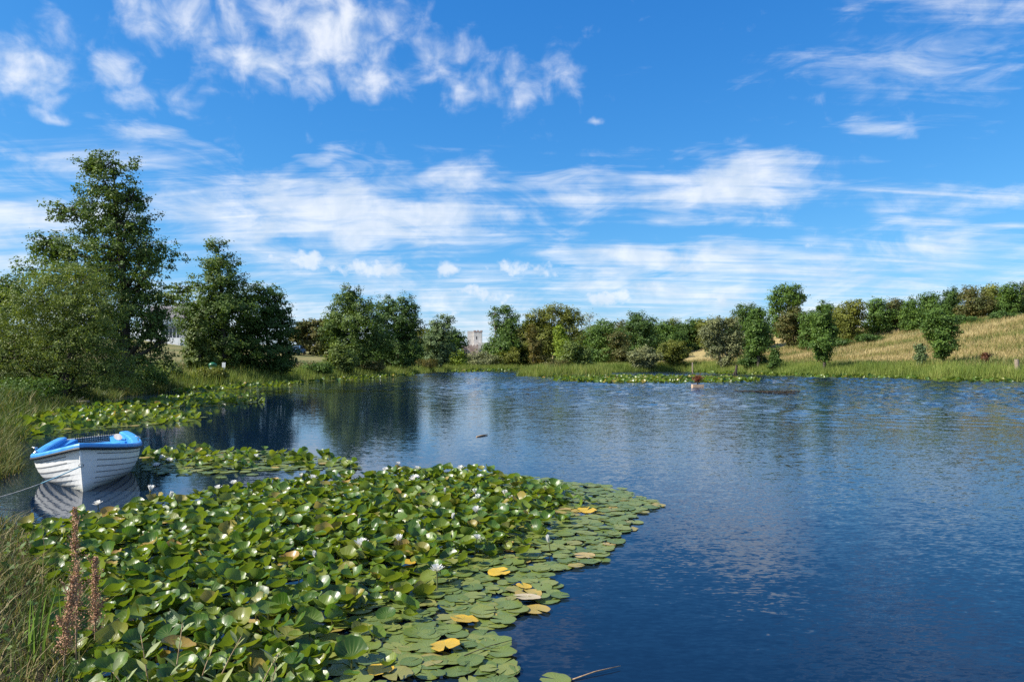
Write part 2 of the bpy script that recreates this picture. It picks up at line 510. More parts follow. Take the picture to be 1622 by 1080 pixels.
def ground_mat():
    m, g = new_mat('ground')
    tc = g.n('ShaderNodeTexCoord').outputs['Object']
    dry = g.n('ShaderNodeAttribute', attribute_name='dry').outputs['Fac']
    n1 = g.noise(tc, 0.25, 6.0, 0.6)
    n2 = g.noise(g.v('MULTIPLY', tc, (1, 1, 1)), 3.0, 5.0, 0.7)
    green = g.mix(g.rng(n2, 0.3, 0.7), (0.055, 0.075, 0.022), (0.13, 0.14, 0.045))
    gold = g.mix(g.rng(n2, 0.3, 0.7), (0.24, 0.19, 0.08), (0.42, 0.32, 0.14))
    gold = g.mix(g.m('MULTIPLY', g.rng(n1, 0.5, 0.7), 0.5), gold, (0.20, 0.19, 0.07))
    mud = g.mix(g.rng(n2, 0.3, 0.7), (0.03, 0.024, 0.015), (0.07, 0.055, 0.032))
    col = g.mix(dry, green, gold)
    spz = g.n('ShaderNodeSeparateXYZ'); g.put(spz.inputs[0], tc)
    col = g.mix(g.rng(spz.outputs[2], 0.22, 0.02), col, mud)
    bp = g.n('ShaderNodeBump'); bp.inputs['Strength'].default_value = 0.9; bp.inputs['Distance'].default_value = 0.12
    g.put(bp.inputs['Height'], n2)
    finish(g, pbsdf(g, col, 0.95, 0.2, bp.outputs[0]))
    return m


M['ground'] = ground_mat()

# ------------------------------------------------------------------ terrain
SHORE = np.array([(130, -2), (60, 1.5), (20, 2.6), (8, 3.0), (2, 2.7), (-0.4, 2.7), (-1.7, 3.2), (-2.5, 4.1), (-3.1, 5.1), (-3.85, 6.2),
                  (-4.7, 7.3), (-5.5, 8.2), (-6.6, 8.9), (-8.2, 9.3), (-8.7, 10.0), (-7.9, 10.9), (-8.3, 12.2), (-9.9, 14.5), (-12.4, 17.8),
                  (-14.2, 20), (-15.2, 23), (-16.5, 27), (-18, 32), (-20, 37), (-20.5, 42), (-19.5, 46), (-18.5, 50), (-18.2, 56), (-18.2, 62),
                  (-17, 70), (-15, 78), (-12.5, 90), (-11.5, 105), (-9, 118), (-3, 124), (3, 128), (6, 115), (5, 100), (2.4, 90), (1.0, 82),
                  (3, 78.5), (7, 77.5), (10, 79), (11, 86), (11, 98), (16, 106), (25.5, 109), (29.6, 92), (32, 79), (36, 75.5), (38.5, 72),
                  (38, 66), (42.8, 62), (55, 55), (75, 40), (110, 20)], float)


def sdist(x, y):
    """signed distance to the shoreline, positive on land"""
    x = np.atleast_1d(np.asarray(x, float)); y = np.atleast_1d(np.asarray(y, float))
    best = np.full(x.shape, 1e18)
    inside = np.zeros(x.shape, bool)
    n = len(SHORE)
    for i in range(n):
        ax, ay = SHORE[i]; bx, by = SHORE[(i + 1) % n]
        dx, dy = bx - ax, by - ay
        t = np.clip(((x - ax) * dx + (y - ay) * dy) / (dx * dx + dy * dy), 0, 1)
        best = np.minimum(best, (x - ax - t * dx) ** 2 + (y - ay - t * dy) ** 2)
        if ay != by:
            cr = ((ay > y) != (by > y)) & (x < (bx - ax) * (y - ay) / (by - ay) + ax)
            inside ^= cr
    dd = np.sqrt(best)
    return np.where(inside, -dd, dd)


def ss(a, b, v):
    t = np.clip((v - a) / (b - a), 0, 1)
    return t * t * (3 - 2 * t)


def wob(x, y):
    return (np.sin(x * 1.7 + np.sin(y * 1.3) * 1.2) * np.cos(y * 1.9 + np.sin(x * 0.9)) * 0.5
            + np.sin(x * 0.43 + 1.3) * np.cos(y * 0.37 + x * 0.11))


def gz(x, y, s=None):
    x = np.atleast_1d(np.asarray(x, float)); y = np.atleast_1d(np.asarray(y, float))
    if s is None:
        s = sdist(x, y)
    A = np.interp(x, [-60, -18, -8, 15, 27, 41, 50, 60, 73, 110], [4.6, 3.9, 1.5, 1.5, 2.2, 4.5, 6.4, 7.3, 7.7, 8.6])
    reach = np.interp(x, [-20, -5, 15, 40], [50, 50, 45, 45])
    near = np.where(x < -9, ss(14, 45, y), ss(25, 55, y))
    land = 0.30 * ss(0, 1.3, s) + A * np.clip(s / reach, 0, 1) ** 0.9 * near + 0.10 * wob(x, y) * ss(0.5, 6, s)
    land = land + 0.025 * np.sin(x * 5.1 + y * 2) * np.cos(y * 4.3 - x) * ss(0.1, 0.8, s)
    bed = np.maximum(-0.8, 0.35 * s)
    return np.where(s > 0, land, bed)


def gz1(x, y):
    return float(gz(x, y)[0])


def build_ground():
    xs = np.concatenate([[-6000, -2500, -1000, -500, -260, -160], np.arange(-110, -24, 2.0), np.arange(-24, -10, 0.6), np.arange(-10, 1, 0.2),
                         np.arange(1, 12, 0.6), np.arange(12, 60, 0.9), np.arange(60, 130, 2.5), [160, 260, 500, 1000, 2500, 6000]])
    ys = np.concatenate([[-3000, -800, -200, -60, -20, -8], np.arange(-3, 13, 0.2), np.arange(13, 40, 0.7), np.arange(40, 135, 1.0),
                         np.arange(135, 200, 4.0), [230, 300, 450, 800, 1600, 3500, 7000]])
    X, Y = np.meshgrid(xs, ys)
    s = sdist(X.ravel(), Y.ravel())
    Z = gz(X.ravel(), Y.ravel(), s)
    nx, ny = len(xs), len(ys)
    idx = np.arange(nx * ny).reshape(ny, nx)
    f = np.stack([idx[:-1, :-1], idx[:-1, 1:], idx[1:, 1:], idx[1:, :-1]], -1).reshape(-1, 4)
    v = np.stack([X.ravel(), Y.ravel(), Z], 1)
    xr, yr = X.ravel(), Y.ravel()
    dry = ss(13, 18, xr) * ss(2.5, 5.5, s) * ss(30, 50, yr)
    dry = np.maximum(dry, 0.55 * ss(-12, -20, xr) * ss(9, 16, s) * ss(30, 45, yr) * (0.6 + 0.4 * np.sin(s * 0.8)))
    dry = np.maximum(dry, 0.35 * (yr < 20) * ss(-4, -7, xr))
    me = np_mesh('ground', v, f, M['ground'], True, {'dry': ('POINT', 'FLOAT', dry)})
    tag(link('ground', me), 'grassy and dry golden ground sloping up from the pond', 'ground', kind='structure')


build_ground()


def build_water():
    # one sheet; out where the wind reaches, real wavelets stand on it
    xs = np.concatenate([np.arange(-61, -19, 3.0), np.arange(-19, 56, 0.27), np.arange(56, 141, 3.0)])
    ys = np.concatenate([np.arange(-8, 19, 1.0), np.arange(19, 104, 0.29), np.arange(104, 138, 3.0)])
    X, Y = np.meshgrid(xs, ys)
    x, y = X.ravel(), Y.ravel()
    w = np.random.default_rng(5)
    z = np.zeros(x.size)
    for k in range(26):
        lam = w.uniform(0.75, 1.35)
        th = w.normal(0.5, 0.9)
        ph = w.uniform(0, 6.28)
        kk = 2 * math.pi / lam
        bend = 0.6 * np.sin(0.21 * x + 0.13 * y + ph)
        z += (0.058 * lam / math.sqrt(26) / 1.2) * np.sin(kk * (x * math.cos(th) + y * math.sin(th)) + ph + bend)
    lee = ss(-4, 10, x + 0.16 * y)
    gust = 0.65 + 0.35 * np.sin(0.09 * x + 1.3 * np.sin(0.06 * y)) * np.sin(0.11 * y + 0.4)
    z *= ss(19, 42, y + 6 * np.sin(0.12 * x)) * (0.12 + 0.88 * lee) * ss(0.2, 1.6, -sdist(x, y)) * gust
    nx, ny = len(xs), len(ys)
    idx = np.arange(nx * ny).reshape(ny, nx)
    f = np.stack([idx[:-1, :-1], idx[:-1, 1:], idx[1:, 1:], idx[1:, :-1]], -1).reshape(-1, 4)
    me = np_mesh('water', np.stack([x, y, z], 1), f, M['water'], True)
    tag(link('pond_water', me), 'dark blue rippled pond water reflecting the sky', 'water', kind='structure')


build_water()

# ------------------------------------------------------------------ trees
def rand_dir(n):
    v = rng.normal(size=(n, 3))
    return v / np.linalg.norm(v, axis=1, keepdims=True)


def leaf_quads(pos, nrm, L, asp=0.55):
    n = len(pos)
    nrm = nrm / np.maximum(np.linalg.norm(nrm, axis=1, keepdims=True), 1e-6)
    t = np.cross(nrm, rand_dir(n))
    t /= np.maximum(np.linalg.norm(t, axis=1, keepdims=True), 1e-6)
    b = np.cross(nrm, t)
    L = np.asarray(L).reshape(-1, 1)
    v = np.stack([pos - t * L * 0.5, pos + b * L * asp * 0.5, pos + t * L * 0.5 - nrm * L * 0.12, pos - b * L * asp * 0.5], 1).reshape(-1, 3)
    f = np.arange(n * 4).reshape(-1, 4)
    return v, f


def tree(name, label, cat, d, base, lobes, n, ls, mat, group=None, bark='bark', clump=None, flat=0.65, stems=1, per=46, shell=0.36,
         asp=0.62, tr=None, up=0.45, limbs=True, spread=0.5, lift=0.0, skirt=None):
    n = int(n * 1.38); ls = ls * 1.31; shell = min(shell, 0.40)
    x0 = (base - CX) / F * d
    while sdist(x0, d)[0] < 0.7:                   # keep every trunk on dry land
        d += 1.0; x0 = (base - CX) / F * d
    z0 = gz1(x0, d)
    if skirt is None: skirt = name in ('hawthorn_tree', 'hedge_tree', 'understorey_bush', 'oak_tree', 'sallow_bush', 'bramble_bush', 'holly_bush', 'maple_tree', 'dogwood_bush', 'willow_bush')
    if skirt:
        gy = HY - (z0 - H) * F / d
        rx_ = max(l[2] for l in lobes) * 0.85; ymax = max(l[1] for l in lobes)
        if gy > ymax + 4:
            hgt_ = (gy - ymax) * 0.6
            lobes = list(lobes) + [(base - rx_ * .45, gy - hgt_ * .9, rx_ * .75, hgt_), (base + rx_ * .45, gy - hgt_ * .8, rx_ * .75, hgt_)]
    L = []
    for cx, cy, rx, ry in lobes:
        RX, RZ = rx / F * d, ry / F * d
        RY = RX * random.uniform(0.8, 1.0)
        L.append(((cx - CX) / F * d - x0, random.uniform(-0.35, 0.35) * RX, H + (HY - cy) / F * d - z0, RX, RY, RZ))
    L = np.array(L)
    root = empty(name, (x0, d, z0))
    tag(root, label, cat, group)
    wt = (L[:, 3] * L[:, 4] * L[:, 5]) ** 0.72
    nc = max(6, n // per)
    li = rng.choice(len(L), nc, p=wt / wt.sum())
    dr = rand_dir(nc)
    rr = rng.random(nc) ** shell * rng.normal(1.0, 0.10, nc)
    cen = L[li, :3] + dr * L[li, 3:6] * rr[:, None]
    crad = clump if clump else 0.13 * (L[:, 3].mean() + L[:, 5].mean()) + 0.12
    cr = crad * rng.uniform(0.55, 1.25, nc)
    cnt = np.maximum(4, rng.poisson(per * (cr / crad) ** 1.6))
    idx = np.repeat(np.arange(nc), cnt)
    N = len(idx)
    offs = rng.normal(size=(N, 3)) * np.array([1, 1, flat]) * cr[idx, None] * 0.55
    pos = cen[idx] + offs
    out = dr[idx] / L[li][idx, 3:6]
    out /= np.linalg.norm(out, axis=1, keepdims=True)
    nrm = out * 0.95 + np.array([0, 0, up]) + rng.normal(size=(N, 3)) * spread
    keep = pos[:, 2] > 0.08 + lift
    pos, nrm, ii = pos[keep], nrm[keep], idx[keep]
    v, f = leaf_quads(pos, nrm, ls * rng.uniform(0.65, 1.3, len(pos)), asp)
    crnd = rng.random(nc)
    rnd = np.clip(crnd[ii] * 0.55 + rng.random(len(ii)) * 0.5 - 0.02, 0, 1)
    link('crown', np_mesh(name + '_crown', v, f, M[mat], False, {'rnd': ('FACE', 'FLOAT', rnd)}), root)
    # trunk and limbs
    mb = MB()
    top = float(L[:, 2].max())
    hgt = max(1.0, top)
    r0 = tr if tr else 0.022 * hgt + 0.03
    for si in range(stems):
        ox = (si - (stems - 1) / 2) * r0 * 2.4
        tl = L[np.argmax(L[:, 2])] if stems == 1 else L[(si * 2) % len(L)]
        pts, rad = [], []
        for k in range(8):
            t = k / 7
            sway = math.sin(t * 3 + si) * 0.03 * hgt
            pts.append((ox * (1 + t) + (tl[0] - ox) * t ** 1.4 + sway * (1 - t), tl[1] * t, -0.15 + (tl[2] + 0.15) * t))
            rad.append(r0 * (1 - t) ** 0.8 + 0.012)
        mb.tube(pts, rad, 7)
        if limbs:
            for q, lb in enumerate(L):
                if stems > 1 and q % stems != si:
                    continue
                k = max(1, min(6, int(7 * max(0.1, (lb[2] - lb[5] * 0.8)) / max(tl[2], 0.1))))
                a = Vector(pts[k]); b = Vector(lb[:3])
                mid = (a + b) / 2 + Vector((0, 0, -0.06 * (b - a).length))
                mb.tube([a, mid, b], [rad[k] * 0.6 + 0.01, rad[k] * 0.4 + 0.01, rad[k] * 0.22 + 0.008], 5)
                sel = np.where(li == q)[0]
                for c_ in sel[:: max(1, len(sel) // 14)]:
                    e = Vector(cen[c_]); m_ = (b + e) / 2 + Vector((random.uniform(-.1, .1), random.uniform(-.1, .1), random.uniform(0, .15)))
                    mb.tube([b, m_, e], [rad[k] * 0.2 + 0.008, rad[k] * 0.14 + 0.006, 0.005], 4)
    mb.obj('trunk', M[bark], root, True)
    return root


def build_trees():
    tree('alder_tree', 'tallest tree, broad green alder rising over the willow scrub beside the moored boat', 'tree', 33, 195,
         [(178, 258, 36, 26), (150, 262, 30, 18), (168, 300, 58, 34), (205, 318, 34, 26), (160, 345, 72, 34), (112, 335, 36, 22), (70, 385, 30, 18), (205, 360, 40, 30), (170, 395, 98, 36), (85, 400, 40, 24),
          (235, 400, 34, 24), (150, 445, 104, 42), (225, 450, 42, 46), (180, 500, 88, 55), (235, 520, 32, 50), (248, 500, 18, 34), (252, 545, 14, 22), (120, 520, 80, 60), (205, 575, 55, 40)],
         52000, 0.105, 'alder', clump=0.30, per=44, shell=0.5, spread=0.7)
    tree('willow_scrub', 'wide olive-green willow thicket spilling over the bank in front of the tallest tree', 'bush', 28, 95,
         [(120, 455, 62, 40), (75, 480, 60, 40), (150, 500, 58, 50), (50, 525, 75, 50), (130, 545, 82, 50), (20, 560, 80, 50), (90, 585, 100, 40), (175, 585, 55, 38),
          (-30, 530, 60, 60), (-60, 580, 70, 50)],
         52000, 0.088, 'willow', clump=0.26, per=44, stems=4, asp=0.34, shell=0.5, tr=0.09, spread=0.75)
    tree('sycamore_tree', 'dark green crown showing behind the willow thicket, away from the tallest tree', 'tree', 46, 5,
         [(20, 460, 36, 22), (-10, 470, 40, 26), (5, 505, 50, 40), (-60, 490, 60, 50)], 9000, 0.15, 'dark')
    tree('alder_tree', 'pointed bluish-green alder standing on the bank behind the small yew', 'tree', 57, 352,
         [(347, 395, 20, 16), (345, 418, 34, 20), (348, 445, 48, 24), (340, 470, 56, 26), (352, 490, 68, 30), (330, 520, 62, 30), (350, 550, 62, 32), (300, 505, 32, 30), (345, 575, 45, 14)],
         30000, 0.135, 'alder', clump=0.36, per=40, shell=0.5)
    tree('beech_tree', 'dark spreading round tree joined to the pointed alder, branches hanging to the reeds', 'tree', 60, 425,
         [(392, 482, 22, 22), (392, 515, 30, 30), (415, 465, 34, 20), (436, 490, 30, 26), (420, 515, 46, 34), (448, 528, 22, 26), (410, 555, 60, 34), (455, 560, 20, 24), (380, 575, 40, 16), (440, 580, 36, 14)],
         26000, 0.14, 'dark', clump=0.38, per=40, shell=0.5, flat=0.5)
    tree('yew_tree', 'small dense conical yew in front of the pointed alder', 'tree', 54, 315,
         [(315, 512, 8, 16), (314, 535, 16, 18), (313, 555, 23, 18), (316, 573, 28, 15)], 10000, 0.12, 'yew', clump=0.22, per=30, up=0.3)
    tree('cypress_tree', 'dark flat-layered conifer behind the white house', 'tree', 128, 283,
         [(288, 456, 24, 10), (275, 472, 32, 12), (290, 490, 34, 14), (270, 508, 36, 14), (292, 525, 34, 16)], 7000, 0.34, 'yew', clump=0.8, flat=0.3, per=34)
    tree('ash_tree', 'airy tall tree with wispy top beside the round dark one', 'tree', 80, 565,
         [(556, 462, 16, 14), (548, 478, 26, 16), (575, 485, 24, 16), (540, 502, 32, 22), (572, 508, 36, 24), (528, 522, 22, 22), (555, 535, 40, 28), (598, 535, 24, 30), (560, 560, 36, 20)],
         20000, 0.17, 'alder', clump=0.42, per=34, shell=0.5)
    tree('lime_tree', 'round-headed dark green tree beside the airy tall one', 'tree', 92, 632,
         [(615, 486, 22, 18), (645, 484, 22, 18), (628, 508, 38, 26), (650, 515, 22, 28), (615, 535, 36, 28), (640, 548, 32, 28), (605, 565, 22, 16), (630, 572, 34, 14)],
         22000, 0.17, 'dark', clump=0.42, per=34, shell=0.5)
    tree('sallow_bush', 'grey-olive rounded sallow bush at the reed edge below the airy tall tree', 'bush', 74, 537,
         [(535, 558, 20, 14), (525, 572, 16, 12), (548, 572, 18, 14), (537, 575, 26, 12)], 7000, 0.15, 'willow', clump=0.35, per=30, stems=3, tr=0.07)
    for k, (px, lb, mt) in enumerate([(478, [(478, 520, 16, 12), (470, 530, 16, 10)], 'rust'), (500, [(500, 516, 17, 13), (505, 530, 18, 10)], 'rust'), (522, [(522, 518, 16, 14), (525, 532, 18, 10)], 'olive')]):
        tree('hedge_tree', ['low rust-tinged hedge tree above the blue car', 'low rust-tinged hedge tree at the top edge of the mown meadow',
             'low olive hedge tree at the top of the meadow beside the airy tall tree'][k], 'tree', 122, px, lb, 4500, 0.30, mt, 'hedge trees above the meadow')
    tree('poplar_tree', 'feathery mid-green tree next to the pale ruin', 'tree', 113, 697,
         [(708, 508, 12, 10), (690, 512, 10, 10), (702, 525, 20, 14), (692, 542, 24, 18), (705, 555, 22, 20), (690, 568, 22, 12)], 11000, 0.2, 'blueg', clump=0.45, per=30)
    tree('maple_tree', 'rounded olive-topped tree hiding the foot of the pale ruin', 'tree', 134, 722,
         [(722, 533, 16, 13), (728, 545, 14, 16), (712, 548, 18, 20), (722, 565, 22, 14)], 9000, 0.22, 'mid', clump=0.5, per=30)
    tree('dogwood_bush', 'bright yellow-green bush at the waterside below the pale ruin', 'bush', 126, 722,
         [(722, 562, 13, 10), (720, 573, 15, 10), (732, 576, 12, 8)], 4500, 0.18, 'lime', clump=0.4, per=26, stems=3, tr=0.06)
    tree('sallow_bush', 'silver-grey sallow bush in front of the pale ruin wall', 'bush', 131, 762,
         [(760, 566, 18, 12), (775, 570, 18, 12), (757, 576, 20, 9)], 6000, 0.18, 'silver', clump=0.4, per=28, stems=3, tr=0.06)
    tree('bramble_bush', 'low dark bramble bush between the silver sallow and the ivy-stemmed tree', 'bush', 132, 800,
         [(795, 570, 16, 12), (812, 566, 16, 14), (805, 577, 24, 8)], 5000, 0.2, 'olive', clump=0.4, per=28, stems=3, tr=0.06)
    tree('ash_tree', 'tall forked tree with pale stems and an ivy-wrapped foot close to the ruin', 'tree', 136, 790,
         [(784, 496, 10, 12), (802, 492, 14, 10), (810, 506, 13, 14), (791, 516, 16, 16), (806, 525, 20, 18), (787, 542, 13, 16), (773, 552, 9, 14), (800, 548, 26, 20), (790, 565, 28, 16)],
         15000, 0.23, 'mid', clump=0.55, per=30, bark='palebark', stems=2, shell=0.6)
    tree('lime_tree', 'big domed yellowing tree with pale leaning stems on the far bank', 'tree', 136, 880,
         [(880, 492, 28, 13), (855, 505, 26, 18), (903, 505, 22, 20), (878, 515, 40, 22), (840, 530, 22, 26), (865, 540, 34, 24), (900, 540, 30, 26), (850, 562, 30, 16)],
         20000, 0.24, 'olive', clump=0.6, per=32, bark='palebark', stems=2, shell=0.55)
    tree('field_maple', 'small amber-leaved tree tucked under the big domed yellowing tree', 'tree', 122, 845,
         [(842, 528, 10, 16), (848, 548, 12, 16), (852, 565, 14, 12)], 4500, 0.2, 'gold', clump=0.45, per=28)
    tree('ivy_column', 'bright green ivy-clad trunk standing before the big domed yellowing tree', 'tree', 112, 888,
         [(886, 524, 9, 12), (890, 542, 11, 16), (888, 562, 10, 14)], 5000, 0.18, 'lime', clump=0.4, per=28)
    tree('willow_bush', 'rounded willow bush on the reedy point in the pond', 'bush', 85, 914,
         [(905, 555, 14, 14), (922, 560, 15, 16), (900, 572, 16, 12), (922, 576, 18, 9)], 8000, 0.16, 'willow', clump=0.36, per=28, stems=4, tr=0.06)
    tree('birch_tree', 'thin half-bare pale tree poking above the far wood', 'tree', 142, 936,
         [(935, 502, 12, 9), (928, 512, 8, 8), (942, 515, 9, 8)], 300, 0.2, 'silver', clump=0.8, per=8, bark='palebark', stems=2, tr=0.13)
    tree('oak_tree', 'dark bushy tree next to the half-bare pale one', 'tree', 126, 955,
         [(957, 520, 22, 14), (945, 535, 22, 20), (970, 540, 24, 24), (955, 560, 34, 18)], 12000, 0.23, 'mid', clump=0.6, per=30)
    tree('hawthorn_tree', 'brown-tinged low tree between the two dark oaks of the far wood', 'tree', 124, 978,
         [(980, 540, 18, 18), (978, 560, 22, 16)], 6000, 0.22, 'rust', clump=0.55, per=30)
    tree('oak_tree', 'darkest domed oak of the far wood, above the grey-green scrub', 'tree', 134, 1015,
         [(1008, 505, 16, 12), (1022, 515, 20, 16), (1005, 525, 20, 20), (1022, 542, 28, 22), (1010, 558, 30, 16)], 14000, 0.25, 'dark', clump=0.65, per=30)
    for k, (px, dd, lb, mt) in enumerate([(1055, 146, [(1052, 520, 20, 14), (1060, 538, 26, 20), (1050, 555, 26, 14)], 'mid'),
                                          (1090, 150, [(1088, 518, 18, 12), (1078, 532, 20, 18), (1098, 536, 24, 20), (1090, 555, 30, 14)], 'dark'),
                                          (1118, 148, [(1116, 518, 16, 12), (1125, 535, 22, 20), (1115, 552, 24, 14)], 'olive')]):
        tree('oak_tree', ['mid-green domed tree in the far wood next to the darkest oak', 'dark green tree in the middle of the far wood above the brown-stemmed sallow',
             'olive-topped tree of the far wood behind the silver willow'][k], 'tree', dd, px, lb, 10000, 0.27, mt, clump=0.7, per=30)
    tree('sallow_bush', 'low spreading grey-green scrub bush below the darkest oak', 'bush', 108, 1018,
         [(1022, 556, 16, 8), (1008, 564, 18, 9), (1030, 566, 18, 8)], 6000, 0.19, 'silver', clump=0.45, per=28, stems=3, tr=0.06)
    tree('sallow_bush', 'dome-shaped brown-stemmed sallow standing in dry grass near the pale bare post', 'bush', 101, 1066,
         [(1066, 548, 18, 10), (1052, 558, 14, 12), (1080, 558, 14, 12), (1066, 566, 20, 8)], 7000, 0.18, 'olive', clump=0.42, per=28, stems=4, tr=0.07, lift=0.4)
    tree('willow_tree', 'silver-leaved willow with many pale upright stems beside a dark stump', 'tree', 92, 1148,
         [(1135, 512, 14, 12), (1158, 512, 14, 12), (1122, 530, 14, 18), (1145, 532, 20, 18), (1166, 532, 14, 18), (1135, 552, 18, 16), (1160, 552, 16, 16), (1148, 572, 14, 9)],
         10000, 0.18, 'silver', clump=0.42, per=24, bark='palebark', stems=5, tr=0.09, shell=0.7)
    tree('poplar_tree', 'upright yellow-green tree between the silver willow and the dark holly', 'tree', 89, 1200,
         [(1200, 498, 12, 14), (1198, 518, 19, 18), (1203, 538, 20, 16), (1196, 552, 16, 10)], 9000, 0.17, 'mid', clump=0.4, per=28)
    tree('holly_bush', 'dense dark bush at the foot of the upright yellow-green tree', 'bush', 86, 1194,
         [(1195, 560, 14, 11), (1185, 570, 14, 9), (1202, 571, 14, 8)], 6000, 0.15, 'dark', clump=0.32, per=28, stems=2, tr=0.06)
    tree('holly_bush', 'little dark shrub alone in the dry grass past the dark holly', 'bush', 87, 1226,
         [(1226, 556, 8, 9), (1228, 568, 9, 8)], 3000, 0.15, 'dark', clump=0.3, per=26, stems=2, tr=0.05)
    tree('oak_tree', 'deep green tree on the slope behind the silver willow', 'tree', 128, 1182,
         [(1182, 492, 20, 12), (1172, 508, 20, 16), (1196, 512, 24, 20), (1175, 530, 24, 20), (1208, 535, 24, 18)], 12000, 0.24, 'dark', clump=0.6, per=30)
    tree('oak_tree', 'lone tall oak with see-through crown rising above the hill hedge', 'tree', 138, 1243,
         [(1248, 460, 20, 10), (1228, 470, 14, 14), (1264, 470, 14, 14), (1245, 474, 24, 12), (1232, 488, 14, 10), (1258, 488, 14, 9)], 9000, 0.26, 'mid', clump=0.6, per=28, shell=0.6, tr=0.3)
    tree('hawthorn_tree', 'round brown-leaved tree below the lone tall oak', 'tree', 124, 1256,
         [(1256, 500, 20, 14), (1246, 514, 20, 14), (1268, 514, 18, 14)], 8000, 0.23, 'rust', clump=0.5, per=28)
    tree('birch_tree', 'slim young green tree standing free in dry grass at the shore', 'tree', 80, 1305,
         [(1308, 490, 12, 12), (1302, 506, 16, 14), (1310, 522, 18, 16), (1302, 542, 18, 16), (1306, 560, 14, 12)], 8500, 0.17, 'mid', clump=0.36, per=26, up=0.3)
    tree('birch_tree', 'bushy young green tree standing alone beside a small blue-green shrub', 'tree', 75, 1494,
         [(1490, 496, 14, 10), (1484, 508, 20, 12), (1500, 512, 20, 14), (1492, 528, 26, 16), (1494, 545, 22, 14), (1494, 560, 13, 10)], 11000, 0.155, 'mid', clump=0.34, per=26, up=0.3)
    tree('sallow_bush', 'small blue-green shrub beside the bushy young tree below the dry field', 'bush', 74, 1458,
         [(1458, 552, 7, 10), (1458, 565, 9, 8)], 2500, 0.14, 'blueg', clump=0.28, per=24, stems=2, tr=0.04)
    # hedge along the crest of the dry field
    hed = [(1284, 116, [(1282, 505, 16, 14), (1288, 518, 18, 12)], 'mid'), (1325, 118, [(1325, 495, 16, 14), (1328, 512, 20, 14)], 'olive'), (1350, 114, [(1352, 488, 20, 13), (1346, 503, 24, 14)], 'olive'),
           (1392, 116, [(1390, 484, 17, 14), (1395, 500, 22, 15)], 'mid'), (1420, 118, [(1416, 486, 14, 14), (1420, 500, 18, 13)], 'rust'), (1446, 112, [(1444, 484, 14, 14), (1448, 498, 20, 12)], 'mid'),
           (1478, 116, [(1474, 474, 16, 14), (1480, 490, 22, 18)], 'mid'), (1506, 120, [(1508, 470, 15, 14), (1504, 490, 22, 18)], 'dark'), (1540, 114, [(1536, 466, 16, 14), (1544, 482, 24, 18)], 'rust'),
           (1572, 116, [(1570, 462, 17, 14), (1574, 482, 24, 18)], 'olive'), (1600, 112, [(1598, 464, 18, 14), (1604, 482, 24, 16)], 'mid'), (1632, 114, [(1630, 458, 18, 16), (1634, 480, 26, 20)], 'rust'),
           (1668, 114, [(1665, 456, 22, 18), (1670, 480, 26, 20)], 'mid')]
    nm = {'mid': 'green', 'olive': 'yellowish-olive', 'rust': 'russet-tinged', 'dark': 'darkest green'}
    for px, dd, lb, mt in hed:
        tree('hawthorn_tree', f'{nm[mt]} hawthorn in the long hedge along the crest of the dry field', 'tree', dd, px, lb, 7500, 0.2, mt, 'hedge along the field crest', clump=0.5, per=30)
    for px, dd in ((1330, 110), (1375, 108), (1475, 108), (1530, 108), (1590, 106)):
        x = (px - CX) / F * dd
        yy = HY - (gz1(x, dd) + 0.55 - H) * F / dd
        tree('bramble_bush', 'low dark bramble mound at the foot of the crest hedge', 'bush', dd, px, [(px, yy, 20, 7), (px + 14, yy + 2, 14, 5)], 3500, 0.17, 'dark', 'bramble mounds under the crest hedge', clump=0.4, per=28, stems=2, tr=0.04)
    # understorey closing the far bank
    for k, (px, dd, ry, mt) in enumerate([(655, 118, 16, 'mid'), (676, 124, 14, 'rust'), (712, 132, 14, 'dark'), (785, 140, 16, 'dark'), (826, 138, 18, 'mid'), (846, 140, 16, 'dark'),
                                          (905, 138, 18, 'mid'), (930, 136, 16, 'olive'), (996, 140, 18, 'dark'), (1036, 140, 14, 'mid'), (1140, 136, 20, 'dark'), (1160, 138, 18, 'mid'), (1222, 132, 16, 'dark'), (600, 120, 18, 'mid'), (575, 124, 16, 'dark')]):
        tree('understorey_bush', 'leafy understorey bush filling the gaps of the far wood', 'bush', dd, px, [(px, 566 - ry * 0.6, 20, ry * .7), (px + 6, 568, 24, ry * 0.5)], 5000, 0.24, mt,
             'understorey of the far wood', clump=0.6, per=28, stems=2, tr=0.06)
    # second row of the far wood
    for k, px in enumerate((600, 642, 668, 690, 818, 838, 862, 915, 940, 985, 1000, 1036, 1066, 1100, 1136, 1160, 1215)):
        top = random.uniform(503, 520) if px > 800 else random.uniform(512, 526)
        mt = ('mid', 'dark', 'olive', 'mid', 'rust')[k % 5]
        tree('woodland_tree', 'woodland tree of the second row closing the far wood', 'tree', 152 + 3 * (k % 4), px,
             [(px, top + 9, 13, 9), (px - 10, top + 24, 17, 15), (px + 11, top + 26, 17, 15), (px, top + 44, 24, 14)], 5000, 0.30, mt, 'second row of the far wood', clump=0.75, per=26)
